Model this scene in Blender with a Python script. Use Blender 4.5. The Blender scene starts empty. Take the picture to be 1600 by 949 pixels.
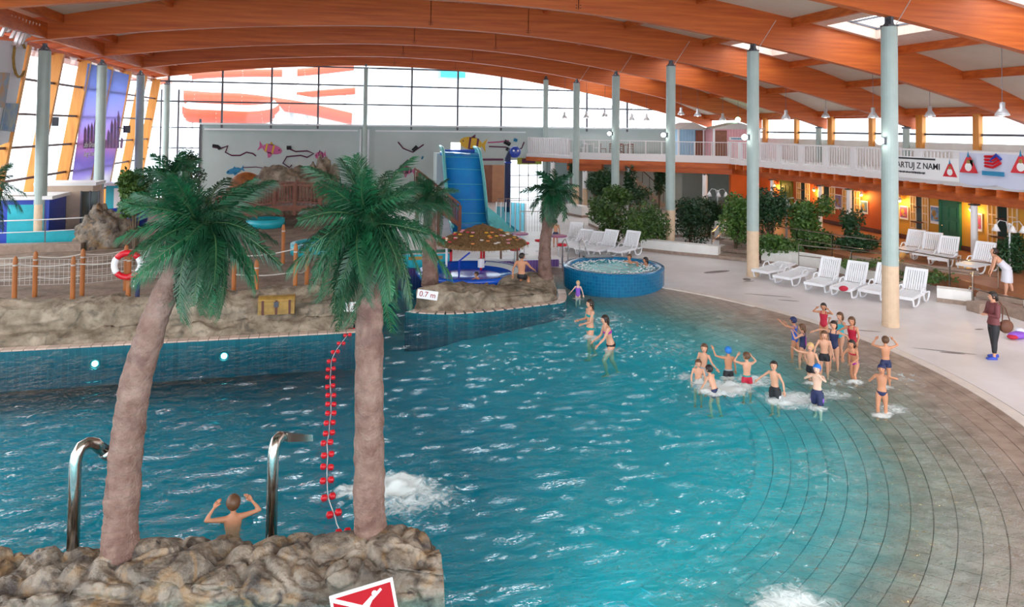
import bpy, math, random
import numpy as np
from math import sin, cos, pi, radians as R, atan2, hypot, sqrt
from mathutils import Vector, Matrix, noise, Euler
from mathutils.geometry import tessellate_polygon

# ---------------------------------------------------------------- camera, world, exposure
SC = bpy.context.scene
COL = SC.collection
FPX, PCY, YAW, PITCH, ROLL, EYE = 1122.9, 166.7, .236, .030, .011, 5.6
_cy, _sy, _cp, _sp = cos(YAW), sin(YAW), cos(PITCH), sin(PITCH)
FW = Vector((_sy*_cp, _cy*_cp, _sp)); _r0 = Vector((_cy, -_sy, 0)); _u0 = _r0.cross(FW)
RT = cos(ROLL)*_r0 + sin(ROLL)*_u0; UP = -sin(ROLL)*_r0 + cos(ROLL)*_u0
cam = bpy.data.cameras.new('camera'); co = bpy.data.objects.new('camera', cam); COL.objects.link(co)
co.matrix_world = Matrix(((RT.x, UP.x, -FW.x, 0), (RT.y, UP.y, -FW.y, 0), (RT.z, UP.z, -FW.z, EYE), (0, 0, 0, 1)))
cam.sensor_width = 36; cam.sensor_fit = 'HORIZONTAL'; cam.lens = FPX/1600*36
cam.shift_x = 0; cam.shift_y = -(474.5-PCY)/1600; cam.clip_start = .1; cam.clip_end = 1000
SC.camera = co
W = bpy.data.worlds.new('sky'); SC.world = W; W.use_nodes = True
wn = W.node_tree.nodes; wl = W.node_tree.links
bg = wn['Background']
tc = wn.new('ShaderNodeTexCoord'); nz = wn.new('ShaderNodeTexNoise'); nz.inputs['Scale'].default_value = 2.2; nz.inputs['Detail'].default_value = 5
rp = wn.new('ShaderNodeValToRGB'); rp.color_ramp.elements[0].position = .35; rp.color_ramp.elements[0].color = (.76, .87, 1, 1)
rp.color_ramp.elements[1].position = .62; rp.color_ramp.elements[1].color = (1, .99, .98, 1)
wl.new(tc.outputs['Generated'], nz.inputs['Vector']); wl.new(nz.outputs['Fac'], rp.inputs['Fac']); wl.new(rp.outputs['Color'], bg.inputs['Color'])
bg.inputs['Strength'].default_value = 1.0
SC.view_settings.view_transform = 'Standard'; SC.view_settings.look = 'None'; SC.view_settings.gamma = 1
SC.view_settings.exposure = 2.45
SC.cycles.max_bounces = 8; SC.cycles.diffuse_bounces = 5; SC.cycles.glossy_bounces = 3; SC.cycles.transparent_max_bounces = 16
SC.cycles.transmission_bounces = 4
SC.cycles.use_denoising = True; SC.cycles.sample_clamp_indirect = 6; SC.cycles.caustics_reflective = False; SC.cycles.caustics_refractive = False
random.seed(7)

def ray(px, py): return FW + RT*((px-800)/FPX) - UP*((py-PCY)/FPX)
def Pz(px, py, z=0.):
    d = ray(px, py); t = (z-EYE)/d.z; return Vector((d.x*t, d.y*t, z))
def Py(px, py, y):
    d = ray(px, py); t = y/d.y; return Vector((d.x*t, y, EYE+d.z*t))
def Px(px, py, x):
    d = ray(px, py); t = x/d.x; return Vector((x, d.y*t, EYE+d.z*t))

# ---------------------------------------------------------------- materials
def mat(name, c, rough=.6, metal=0., var=0., vs=3., bump=0., bs=20., c2=None, coord='Object', emit=None, spec=None, stretch=None, alpha=None, obj_rand=0.):
    m = bpy.data.materials.new(name); m.use_nodes = True; n = m.node_tree.nodes; l = m.node_tree.links
    b = n['Principled BSDF']; b.inputs['Base Color'].default_value = (*c, 1); b.inputs['Roughness'].default_value = rough; b.inputs['Metallic'].default_value = metal
    if spec is not None: b.inputs['Specular IOR Level'].default_value = spec
    t = None
    if var or bump or c2:
        t = n.new('ShaderNodeTexCoord'); mp = n.new('ShaderNodeMapping'); l.new(t.outputs[coord], mp.inputs['Vector'])
        if stretch: mp.inputs['Scale'].default_value = stretch
    col = None
    if var or c2:
        q = n.new('ShaderNodeTexNoise'); q.inputs['Scale'].default_value = vs; q.inputs['Detail'].default_value = 6; q.inputs['Roughness'].default_value = .6
        l.new(mp.outputs[0], q.inputs['Vector'])
        r = n.new('ShaderNodeValToRGB'); r.color_ramp.elements[0].position = .32; r.color_ramp.elements[1].position = .68
        a = tuple(max(0, x*(1-var)) for x in c); e = c2 if c2 else tuple(min(1, x*(1+var)) for x in c)
        r.color_ramp.elements[0].color = (*a, 1); r.color_ramp.elements[1].color = (*e, 1)
        l.new(q.outputs['Fac'], r.inputs['Fac']); col = r.outputs['Color']; l.new(col, b.inputs['Base Color'])
    if obj_rand:
        oi = n.new('ShaderNodeObjectInfo'); h = n.new('ShaderNodeHueSaturation'); mr = n.new('ShaderNodeMapRange')
        mr.inputs['To Min'].default_value = 1-obj_rand; mr.inputs['To Max'].default_value = 1+obj_rand
        l.new(oi.outputs['Random'], mr.inputs['Value']); l.new(mr.outputs[0], h.inputs['Value'])
        if col: l.new(col, h.inputs['Color'])
        else: h.inputs['Color'].default_value = (*c, 1)
        l.new(h.outputs['Color'], b.inputs['Base Color'])
    if bump:
        q = n.new('ShaderNodeTexNoise'); q.inputs['Scale'].default_value = bs; q.inputs['Detail'].default_value = 5; l.new(mp.outputs[0], q.inputs['Vector'])
        u = n.new('ShaderNodeBump'); u.inputs['Strength'].default_value = bump; u.inputs['Distance'].default_value = .05
        l.new(q.outputs['Fac'], u.inputs['Height']); l.new(u.outputs[0], b.inputs['Normal'])
    if emit:
        b.inputs['Emission Color'].default_value = (*c, 1); b.inputs['Emission Strength'].default_value = emit
    if alpha is not None: b.inputs['Alpha'].default_value = alpha
    return m
def tilemat(name, c, grout, size, rough=.3, coord='Object', var=.12, bump=.3):
    m = bpy.data.materials.new(name); m.use_nodes = True; n = m.node_tree.nodes; l = m.node_tree.links; b = n['Principled BSDF']
    t = n.new('ShaderNodeTexCoord'); k = n.new('ShaderNodeTexBrick'); k.offset = 0; k.inputs['Scale'].default_value = 1/size
    k.inputs['Brick Width'].default_value = 1; k.inputs['Row Height'].default_value = 1; k.inputs['Mortar Size'].default_value = .04
    k.inputs['Color1'].default_value = (*[x*(1-var) for x in c], 1); k.inputs['Color2'].default_value = (*[min(1, x*(1+var)) for x in c], 1); k.inputs['Mortar'].default_value = (*grout, 1)
    l.new(t.outputs[coord], k.inputs['Vector']); l.new(k.outputs['Color'], b.inputs['Base Color']); b.inputs['Roughness'].default_value = rough
    return m
M = {}
M['wood'] = mat('glulam_orange', (.40, .070, .010), .5, c2=(.62, .145, .024), vs=1.6, stretch=(.22, 1, 5), bump=.08, bs=6)
M['wood2'] = mat('orange_post_wood', (.60, .22, .035), .5, c2=(.78, .33, .06), vs=2, stretch=(3, 3, .3))
M['ceil'] = mat('ceiling_panel', (.56, .47, .38), .8, c2=(.66, .56, .47), vs=.4)
M['board'] = mat('skylight_board', (.72, .55, .47), .7, var=.12, vs=3, stretch=(1, 6, 1))
M['colg'] = mat('column_grey_green', (.38, .47, .445), .42, var=.06, vs=2)
M['colt'] = mat('column_tan_paint', (.68, .50, .34), .5, var=.08, vs=4)
M['steel'] = mat('dark_steel', (.09, .10, .12), .4, .7)
M['mull'] = mat('dark_mullion', (.10, .10, .12), .5)
M['inox'] = mat('stainless_steel', (.55, .52, .48), .18, 1., var=.15, vs=6, stretch=(1, 1, .3))
M['white'] = mat('white_plaster', (.80, .79, .76), .7, var=.05, vs=2, bump=.05)
M['resin'] = mat('white_resin', (.86, .87, .90), .35)
M['rail'] = mat('white_rail_paint', (.78, .76, .77), .45)
M['mural'] = mat('mural_wall_paint', (.40, .49, .48), .7, c2=(.50, .58, .57), vs=.25)
M['deck'] = mat('pale_deck_tiles', (.68, .63, .61), .38, c2=(.82, .78, .78), vs=.5, bump=.04, bs=3)
M['deckline'] = mat('deck_groove', (.22, .18, .17), .6)
M['curb'] = mat('beach_curb', (.74, .66, .60), .35, var=.08, vs=3)
M['tile'] = mat('beach_tile', (.25, .18, .14), .22, c2=(.38, .29, .235), vs=3, obj_rand=.16)
M['grout'] = mat('tile_grout_floor', (.14, .11, .09), .5, var=.1)
M['cope'] = mat('coping_tile', (.66, .50, .42), .35, obj_rand=.12)
M['rock'] = mat('sculpted_rock', (.13, .095, .06), .8, c2=(.44, .36, .27), vs=1.8, bump=1., bs=5)
M['rockd'] = mat('dark_sculpted_rock', (.035, .026, .021), .55, c2=(.31, .25, .19), vs=2.2, bump=1., bs=9)
M['sand'] = mat('brown_sand', (.14, .095, .07), .9, c2=(.32, .23, .17), vs=1.2, bump=.6, bs=6)
M['trunk'] = mat('palm_trunk_pink_brown', (.15, .075, .055), .85, c2=(.28, .18, .145), vs=4, bump=.7, bs=30)
M['frond'] = mat('palm_leaf_green', (.003, .040, .018), .45, c2=(.012, .115, .042), vs=6, obj_rand=.45)
M['rachis'] = mat('palm_rib', (.05, .11, .04), .5)
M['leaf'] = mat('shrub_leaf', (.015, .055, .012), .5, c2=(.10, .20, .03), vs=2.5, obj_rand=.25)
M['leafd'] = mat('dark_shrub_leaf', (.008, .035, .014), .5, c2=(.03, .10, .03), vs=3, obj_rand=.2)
M['stem'] = mat('shrub_stem', (.12, .08, .05), .8)
M['ypaint'] = mat('yellow_ochre_wall', (.62, .31, .03), .6, c2=(.70, .38, .05), vs=.8)
M['opaint'] = mat('terracotta_orange_wall', (.50, .10, .018), .6, c2=(.60, .14, .03), vs=.8)
M['brown'] = mat('brown_skirting', (.10, .03, .02), .5)
M['tfloor'] = mat('terrace_terracotta', (.30, .12, .06), .4, c2=(.42, .18, .08), vs=2)
M['gdoor'] = mat('green_door_paint', (.02, .14, .08), .4, var=.2, vs=2)
M['gdoor2'] = mat('olive_door_paint', (.16, .19, .03), .4, var=.2, vs=2)
M['bluet'] = tilemat('blue_mosaic', (.005, .15, .34), (.05, .28, .45), .09, .18)
M['blueb'] = mat('blue_gelcoat', (.01, .10, .62), .12, var=.1, vs=1)
M['purple'] = mat('purple_gelcoat', (.06, .035, .55), .15)
M['slideb'] = mat('slide_blue', (.015, .26, .80), .1, c2=(.02, .36, .88), vs=.8)
M['slidet'] = mat('slide_teal', (.16, .60, .62), .2, var=.08)
M['red'] = mat('red_plastic', (.62, .008, .02), .3)
M['whitep'] = mat('white_sheet', (.85, .85, .86), .4)
M['redsign'] = mat('sign_red', (.33, .004, .010), .45, spec=.2)
M['black'] = mat('black_paint', (.015, .015, .02), .5)
M['rope'] = mat('grey_rope', (.45, .40, .36), .8)
M['net'] = mat('pale_net', (.62, .58, .56), .7)
M['pole'] = mat('orange_timber_post', (.30, .085, .015), .55, c2=(.44, .15, .03), vs=3, stretch=(3, 3, .4))
M['bridge'] = mat('brown_bridge_timber', (.17, .055, .03), .6, var=.25, vs=4)
M['thatch'] = mat('dry_thatch', (.15, .075, .03), .9, c2=(.36, .22, .09), vs=9)
M['gold'] = mat('chest_gold_wood', (.34, .20, .045), .5, var=.3, vs=5)
M['tealp'] = mat('teal_panel', (.02, .42, .52), .3, var=.1)
M['deepb'] = mat('deep_blue_panel', (.02, .06, .42), .3)
M['beige'] = mat('beige_cabinet', (.55, .42, .33), .5, var=.06)
M['dglass'] = mat('dark_glass', (.03, .05, .05), .08)
M['skin'] = mat('skin_light', (.66, .34, .215), .5)
M['skin2'] = mat('skin_tan', (.56, .25, .135), .5)
M['skin3'] = mat('skin_pale', (.78, .50, .37), .5)
M['hairb'] = mat('hair_dark', (.022, .013, .010), .5)
M['hairn'] = mat('hair_brown', (.11, .048, .02), .5)
M['hairy'] = mat('hair_blond', (.62, .40, .16), .5)
for k, c in dict(navy=(.012, .02, .08), blue=(.02, .10, .50), teal=(.0, .30, .30), magenta=(.42, .02, .36), crimson=(.50, .01, .04), violet=(.26, .09, .55),
                 blk=(.012, .012, .016), bluecap=(.01, .16, .55), maroon=(.16, .035, .04), whitecl=(.70, .70, .78), cyan=(.05, .48, .58), shoe=(.05, .09, .50),
                 bag=(.14, .05, .025), pink=(.68, .30, .36), greycl=(.30, .36, .40)).items():
    M[k] = mat('cloth_'+k, c, .6)
M['cloth'] = M['navy']
M['lamp'] = mat('lamp_glow_white', (1, .97, .9), .4, emit=2.5)
M['warm'] = mat('lamp_glow_warm', (1, .62, .18), .4, emit=4)
M['poollamp'] = mat('pool_lamp_glow', (.85, 1, .9), .4, emit=5)
M['shade'] = mat('lamp_shade_grey', (.62, .63, .65), .3, .3)
M['outw'] = mat('outside_white_render', (.80, .84, .88), .7, var=.03)
M['outg'] = mat('outside_paving', (.55, .56, .58), .8)
M['tubered'] = mat('tube_red', (.62, .12, .07), .3)
M['tubew'] = mat('tube_white', (.90, .84, .80), .3)
M['hutb'] = mat('hut_pale_blue', (.34, .56, .74), .5, var=.05)
M['hutp'] = mat('hut_pink', (.80, .42, .46), .5, var=.05)
M['hutr'] = mat('hut_roof_grey', (.55, .50, .48), .6)
def ochre(k, c, sc, amt):
    m = M[k]; n = m.node_tree.nodes; l = m.node_tree.links; b = n['Principled BSDF']; src = b.inputs['Base Color'].links[0].from_socket
    q = n.new('ShaderNodeTexNoise'); q.inputs['Scale'].default_value = sc; q.inputs['Detail'].default_value = 7; q.inputs['Distortion'].default_value = 1.5; t = n.new('ShaderNodeNewGeometry'); l.new(t.outputs['Position'], q.inputs['Vector'])
    r = n.new('ShaderNodeMapRange'); r.inputs['From Min'].default_value = .52; r.inputs['From Max'].default_value = .68; r.inputs['To Max'].default_value = amt; l.new(q.outputs['Fac'], r.inputs['Value'])
    x = n.new('ShaderNodeMix'); x.data_type = 'RGBA'; l.new(r.outputs[0], x.inputs['Factor']); l.new(src, x.inputs['A']); x.inputs['B'].default_value = (*c, 1); l.new(x.outputs['Result'], b.inputs['Base Color'])
ochre('rockd', (.26, .15, .06), 2.1, .8); ochre('rockd', (.028, .020, .018), 3.3, .9); ochre('rock', (.07, .06, .045), 2.2, .7); ochre('trunk', (.08, .035, .03), 2.8, .5)
def glassmat(name, tint, fac=.08, rough=.02, thick=1.):
    m = bpy.data.materials.new(name); m.use_nodes = True; n = m.node_tree.nodes; l = m.node_tree.links; n.remove(n['Principled BSDF'])
    t = n.new('ShaderNodeBsdfTransparent'); t.inputs[0].default_value = (*tint, 1); g = n.new('ShaderNodeBsdfGlossy'); g.inputs['Roughness'].default_value = rough
    fr = n.new('ShaderNodeFresnel'); fr.inputs[0].default_value = 1.4; ge = n.new('ShaderNodeNewGeometry'); bf = n.new('ShaderNodeMath'); bf.operation = 'SUBTRACT'; bf.inputs[0].default_value = 1; l.new(ge.outputs['Backfacing'], bf.inputs[1]); mu = n.new('ShaderNodeMath'); mu.operation = 'MULTIPLY'; l.new(fr.outputs[0], mu.inputs[0]); l.new(bf.outputs[0], mu.inputs[1]); mx = n.new('ShaderNodeMixShader'); l.new(mu.outputs[0], mx.inputs[0]); l.new(t.outputs[0], mx.inputs[1]); l.new(g.outputs[0], mx.inputs[2])
    l.new(mx.outputs[0], n['Material Output'].inputs['Surface']); return m
M['glass'] = glassmat('window_glass', (.95, .98, .98))
M['cglass'] = glassmat('cyan_glass', (.45, .82, .92))
M['pglass'] = glassmat('pale_lilac_glass', (.74, .72, .80))

# ---------------------------------------------------------------- mesh helpers
class MB:
    def __init__(s): s.v = []; s.f = []; s.m = []
    def add(s, vs, fs, mi=0, T=None):
        o = len(s.v)
        if T is not None: vs = [T @ Vector(q) for q in vs]
        s.v += [tuple(q) for q in vs]; s.f += [tuple(i+o for i in f) for f in fs]; s.m += [mi]*len(fs); return s
    def box(s, c, d, mi=0, T=None, rz=0.):
        x, y, z = d[0]/2, d[1]/2, d[2]/2; a, b = cos(rz), sin(rz)
        vs = [(c[0]+i*x*a-j*y*b, c[1]+i*x*b+j*y*a, c[2]+k*z) for k in (-1, 1) for i, j in ((-1, -1), (1, -1), (1, 1), (-1, 1))]
        return s.add(vs, [(3, 2, 1, 0), (4, 5, 6, 7), (0, 1, 5, 4), (1, 2, 6, 5), (2, 3, 7, 6), (3, 0, 4, 7)], mi, T)
    def bar(s, p, q, w, h=None, mi=0):
        p, q = Vector(p), Vector(q); d = (q-p); L = d.length; d.normalize(); h = h or w
        u = Vector((0, 0, 1)) if abs(d.z) < .99 else Vector((0, 1, 0)); r = d.cross(u).normalized(); u = r.cross(d)
        vs = [b + r*(i*w/2) + u*(j*h/2) for b in (p, q) for i, j in ((-1, -1), (1, -1), (1, 1), (-1, 1))]
        return s.add(vs, [(3, 2, 1, 0), (4, 5, 6, 7), (0, 1, 5, 4), (1, 2, 6, 5), (2, 3, 7, 6), (3, 0, 4, 7)], mi)
    def tube(s, pts, rad, n=8, cap=True, mi=0, ell=None):
        pts = [Vector(p) for p in pts]; k = len(pts); rad = rad if hasattr(rad, '__len__') else [rad]*k
        d0 = (pts[1]-pts[0]).normalized(); u = Vector((1, 0, 0)) if abs(d0.x) < .9 else Vector((0, 1, 0)); u = (u-d0*u.dot(d0)).normalized()
        vs = []; o = 0
        for i, p in enumerate(pts):
            d = (pts[min(i+1, k-1)]-pts[max(i-1, 0)]).normalized(); u = (u-d*u.dot(d)).normalized(); w = d.cross(u)
            r = rad[i]; rx, ry = (r if hasattr(r, '__len__') else (r, r))
            vs += [p+u*(cos(2*pi*j/n)*rx)+w*(sin(2*pi*j/n)*ry) for j in range(n)]
        fs = [(i*n+j, i*n+(j+1) % n, (i+1)*n+(j+1) % n, (i+1)*n+j) for i in range(k-1) for j in range(n)]
        if cap: fs += [tuple(reversed(range(n))), tuple((k-1)*n+j for j in range(n))]
        return s.add(vs, fs, mi)
    def lathe(s, prof, c=(0, 0, 0), n=24, mi=0, sx=1, sy=1, a0=0, a1=2*pi, T=None):
        full = abs(a1-a0-2*pi) < 1e-6; m = n if full else n+1
        vs = [(c[0]+r*cos(a0+(a1-a0)*j/n)*sx, c[1]+r*sin(a0+(a1-a0)*j/n)*sy, c[2]+z) for r, z in prof for j in range(m)]
        fs = [(i*m+j, i*m+(j+1) % m, (i+1)*m+(j+1) % m, (i+1)*m+j) for i in range(len(prof)-1) for j in range(n)]
        return s.add(vs, fs, mi, T)
    def ball(s, c, r, n=10, k=6, mi=0, T=None):
        rx, ry, rz = r if hasattr(r, '__len__') else (r, r, r)
        vs = [(0, 0, -1)]+[(cos(2*pi*j/n)*cos(a), sin(2*pi*j/n)*cos(a), sin(a)) for a in [(-pi/2+pi*i/k) for i in range(1, k)] for j in range(n)]+[(0, 0, 1)]
        vs = [Vector((x*rx, y*ry, z*rz)) for x, y, z in vs]
        if T is not None: vs = [T @ v for v in vs]
        vs = [Vector(c)+v for v in vs]; t = len(vs)-1
        fs = [(0, 1+(j+1) % n, 1+j) for j in range(n)]+[(1+i*n+j, 1+i*n+(j+1) % n, 1+(i+1)*n+(j+1) % n, 1+(i+1)*n+j) for i in range(k-2) for j in range(n)]
        fs += [(t, 1+(k-2)*n+j, 1+(k-2)*n+(j+1) % n) for j in range(n)]
        return s.add(vs, fs, mi)
    def prism(s, poly, z0, z1, mi=0, T=None):
        n = len(poly); vs = [(x, y, z0) for x, y in poly]+[(x, y, z1) for x, y in poly]
        tr = tessellate_polygon([[Vector((x, y, 0)) for x, y in poly]])
        fs = [(i, (i+1) % n, n+(i+1) % n, n+i) for i in range(n)]
        fs += [tuple(i+n for i in t) for t in tr]+[tuple(reversed(t)) for t in tr]
        return s.add(vs, fs, mi, T)
    def grid(s, fn, nu, nv, mi=0):
        vs = [fn(i/nu, j/nv) for i in range(nu+1) for j in range(nv+1)]
        return s.add(vs, [(i*(nv+1)+j, (i+1)*(nv+1)+j, (i+1)*(nv+1)+j+1, i*(nv+1)+j+1) for i in range(nu) for j in range(nv)], mi)
def mesh(name, mb, mats, smooth=False):
    me = bpy.data.meshes.new(name); me.from_pydata(mb.v, [], mb.f)
    for m in (mats if isinstance(mats, (list, tuple)) else [mats]): me.materials.append(M[m] if isinstance(m, str) else m)
    if any(mb.m): me.polygons.foreach_set('material_index', mb.m)
    if smooth: me.polygons.foreach_set('use_smooth', [True]*len(me.polygons))
    me.update(); return me
def fixn(me):
    import bmesh
    b = bmesh.new(); b.from_mesh(me); bmesh.ops.recalc_face_normals(b, faces=b.faces); b.to_mesh(me); b.free()
def put(name, me, parent=None, loc=(0, 0, 0), rot=(0, 0, 0), scale=None, **kw):
    o = bpy.data.objects.new(name, me); COL.objects.link(o); o.location = loc; o.rotation_euler = rot
    if scale: o.scale = scale
    if parent: o.parent = parent
    for k, v in kw.items():
        if v is not None: o[k] = v
    return o
def obj(name, mb, mats, parent=None, loc=(0, 0, 0), rot=(0, 0, 0), smooth=False, fix=True, **kw):
    me = mesh(name, mb, mats, smooth)
    if fix: fixn(me)
    return put(name, me, parent, loc, rot, **kw)
def thing(name, label, cat, loc=(0, 0, 0), rz=0, group=None):
    o = bpy.data.objects.new(name, None); COL.objects.link(o); o.location = loc; o.rotation_euler = (0, 0, rz); o['label'] = label; o['category'] = cat
    o.empty_display_size = .2
    if group: o['group'] = group
    return o
def struct(name, mb, mats, parent=None, **kw):
    return obj(name, mb, mats, parent, kind='structure', **kw)
def copy_tree(o, parent=None, loc=None, rz=None, label=None):
    c = o.copy(); COL.objects.link(c); c.parent = parent
    if loc is not None: c.location = loc
    if rz is not None: c.rotation_euler = (0, 0, rz)
    if label: c['label'] = label
    for ch in list(o.children): copy_tree(ch, c)
    return c
def text(name, s, size, matn, parent, T, align='CENTER', ext=.004, sx=1., bold=0.):
    cu = bpy.data.curves.new(name, 'FONT'); cu.body = s; cu.size = size; cu.align_x = align; cu.align_y = 'CENTER'; cu.extrude = ext; cu.offset = size*bold
    cu.materials.append(M[matn]); o = bpy.data.objects.new(name, cu); COL.objects.link(o)
    dg = bpy.context.evaluated_depsgraph_get(); me = bpy.data.meshes.new_from_object(o.evaluated_get(dg)); bpy.data.objects.remove(o); me.name = name
    o = bpy.data.objects.new(name, me); COL.objects.link(o); o.parent = parent; o.matrix_local = T @ Matrix.Diagonal((sx, 1, 1, 1)); return o
def strokes(par, T, w, h, n, seed, mt='black'):
    rs = random.Random(seed); g = MB(); x = -w/2
    while x < w/2-.02:
        k = rs.uniform(.3, .75)*h; g.box((x+k/2, rs.uniform(-.06, .06)*h, 0), (k*.8, h*rs.uniform(.55, .95), .012)); x += k*1.15
    o = obj('lettering_strip', g, mt, par); o.matrix_local = T
def ngrid(v, s, seed=0):
    return noise.noise(Vector(v)*s+Vector((seed*7.3, seed*3.1, seed*1.7)))
def fract(v, s, seed=0):
    return ngrid(v, s, seed)+.5*ngrid(v, s*2.1, seed+1)+.25*ngrid(v, s*4.3, seed+2)
ORD = ['first', 'second', 'third', 'fourth', 'fifth', 'sixth', 'seventh', 'eighth', 'ninth', 'tenth', 'eleventh', 'twelfth', 'thirteenth', 'fourteenth', 'fifteenth', 'sixteenth', 'seventeenth', 'eighteenth', 'nineteenth', 'twentieth']
# ---------------------------------------------------------------- pool floor, water, deck
CX, CY_, RB, WL = 1.27, 16.12, 12.83, -.06
def depth(x, y):
    r = hypot(x-CX, y-CY_); t = RB-r
    if t < 2.5: d = .075*t
    elif t < 6.8: d = .1875+.125*(t-2.5)
    else: d = .725+.18*(t-6.8)
    if x < 4: d = max(d, .6 if y > 6 else d)+max(0, min(1, (4-x)/4))*1.0
    if y > 20 and x < 8: d = max(d, .45+min(1, (8-x)/4)*.35)
    return -max(.02, min(1.75, d))
g = MB()
def pf(u, v):
    x = -18+34*u; y = 2+33*v; return (x, y, depth(x, y))
g.grid(pf, 136, 132)
def poolfloormat(tiles=False):
    m = bpy.data.materials.new('beach_tile_submerged' if tiles else 'pool_floor_tiles'); m.use_nodes = True; n = m.node_tree.nodes; l = m.node_tree.links; b = n['Principled BSDF']
    ge = n.new('ShaderNodeNewGeometry'); sp = n.new('ShaderNodeSeparateXYZ'); l.new(ge.outputs['Position'], sp.inputs[0])
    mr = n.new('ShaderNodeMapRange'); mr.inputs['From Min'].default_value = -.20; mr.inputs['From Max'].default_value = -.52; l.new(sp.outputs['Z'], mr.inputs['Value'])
    br = n.new('ShaderNodeTexBrick'); br.offset = 0; br.inputs['Scale'].default_value = 3.3; br.inputs['Brick Width'].default_value = 1; br.inputs['Row Height'].default_value = 1; br.inputs['Mortar Size'].default_value = .03
    br.inputs['Color1'].default_value = (.30, .24, .19, 1); br.inputs['Color2'].default_value = (.38, .30, .25, 1); br.inputs['Mortar'].default_value = (.15, .12, .10, 1)
    l.new(ge.outputs['Position'], br.inputs['Vector'])
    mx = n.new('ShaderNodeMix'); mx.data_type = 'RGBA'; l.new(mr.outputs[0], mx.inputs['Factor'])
    if tiles:
        nz_ = n.new('ShaderNodeTexNoise'); nz_.inputs['Scale'].default_value = 2.4; nz_.inputs['Detail'].default_value = 6; l.new(ge.outputs['Position'], nz_.inputs['Vector']); wn_ = n.new('ShaderNodeTexWhiteNoise'); oi = n.new('ShaderNodeObjectInfo'); l.new(oi.outputs['Random'], wn_.inputs['Vector'])
        rr = n.new('ShaderNodeValToRGB'); rr.color_ramp.elements[0].position = .3; rr.color_ramp.elements[1].position = .7; rr.color_ramp.elements[0].color = (.25, .18, .14, 1); rr.color_ramp.elements[1].color = (.42, .33, .27, 1); l.new(nz_.outputs['Fac'], rr.inputs['Fac']); l.new(rr.outputs['Color'], mx.inputs['A'])
    else: l.new(br.outputs['Color'], mx.inputs['A'])
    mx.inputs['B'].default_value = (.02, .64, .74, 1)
    l.new(mx.outputs['Result'], b.inputs['Base Color']); b.inputs['Roughness'].default_value = .25 if tiles else .5; return m
pool_floor = struct('floor_pool', g, poolfloormat(), smooth=True, fix=False)
M['poolwall'] = tilemat('pool_wall_tiles', (.004, .11, .15), (.012, .17, .20), .15)
# beach tiles laid in curved rows
TS = .30
tb = MB(); tb.box((0, 0, 0), (TS-.012, TS-.012, .02))
M['tile2'] = poolfloormat(True); tme = mesh('beach_tile', tb, 'tile2'); fixn(tme)
cells = []
for i in range(17):
    r = RB-.34-i*TS; na = int(r*R(94)/TS)
    for j in range(na):
        a = R(-72)+j*TS/r+(.5*TS/r if i % 2 else 0); x, y = CX+r*cos(a), CY_+r*sin(a)
        d = Vector((x, y, -EYE)); k = d.dot(FW)
        if k <= 0: continue
        sx_, sy_ = 800+FPX*d.dot(RT)/k, PCY-FPX*d.dot(UP)/k
        if sx_ < 700 or sx_ > 1625 or sy_ > 965: continue
        cells.append((-sy_, x, y, a, r))
cells.sort()
rest = MB()
for n_, (s_, x, y, a, r) in enumerate(cells):
    z = depth(x, y)+.012+random.uniform(-.002, .002); sl = (depth(x+.02*cos(a), y+.02*sin(a))-depth(x-.02*cos(a), y-.02*sin(a)))/.04
    if n_ < 290: put('beach_tile', tme, pool_floor, (x, y, z), (0, -math.atan(sl), a))
    else: rest.box((0, 0, 0), (TS-.012, TS-.012, .02), T=Matrix.Translation((x, y, z)) @ Euler((0, -math.atan(sl), a)).to_matrix().to_4x4())
obj('beach_tile', rest, 'tile2', pool_floor, kind='stuff', fix=False)
# water body
def wave(x, y):
    h = 0.
    for (kx, ky, ph, am) in WV: h += .8*am*sin(kx*x+ky*y+ph)
    p = Vector((x*1.0, y*1.0, 0)); h += .018*noise.noise(p*1.3)+.030*noise.noise(Vector((x*2.6, y*4.6, 1)))
    return h
rw = random.Random(3); WV = []
for k in range(14):
    wlen = rw.uniform(.38, 1.1); a = R(-75)+rw.uniform(-.8, .8); WV.append((2*pi/wlen*cos(a), 2*pi/wlen*sin(a), rw.uniform(0, 6.28), .0030*wlen))
SPL_GLINT = [(Pz(a_, b_, WL), .34, .80) for a_, b_ in ((1091, 600), (1099, 592), (1138, 592), (1118, 616), (1167, 606), (1211, 628), (1277, 640), (1268, 600), (1378, 650), (1384, 606), (1336, 598), (955, 548), (922, 528), (903, 468))]+[(Pz(612, 762, WL), .8, 1.), (Pz(1130, 608, WL), 1.0, .85), (Pz(1240, 626, WL), 1.1, .75), (Pz(1300, 618, WL), .9, .6), (Pz(1395, 640, WL), .7, .62), (Pz(1180, 596, WL), .9, .7), (Pz(1320, 600, WL), 1.2, .5), (Pz(1240, 949, WL), .9, .72), (Pz(1075, 590, WL), .6, .6),
       (Pz(925, 500, WL), 3.0, .50), (Pz(1040, 545, WL), 2.6, .44), (Pz(1290, 735, WL), 2.6, .42), (Pz(760, 560, WL), 2.4, .40), (Pz(960, 548, WL), .6, .6), (Pz(925, 530, WL), .5, .6), (Pz(1420, 590, WL), 1.2, .5), (Pz(640, 780, WL), 1.3, .62), (Pz(550, 770, WL), .5, .7), (Pz(1275, 640, WL), .4, .7), (Pz(715, 505, WL), .5, .3)]  # wide weak patches are glints on the ripples, painted white like the splash foam
g = MB(); NX, NY = 400, 340
X0, X1, Y0, Y1 = -18., 14.2, 5.6, 34.
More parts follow.
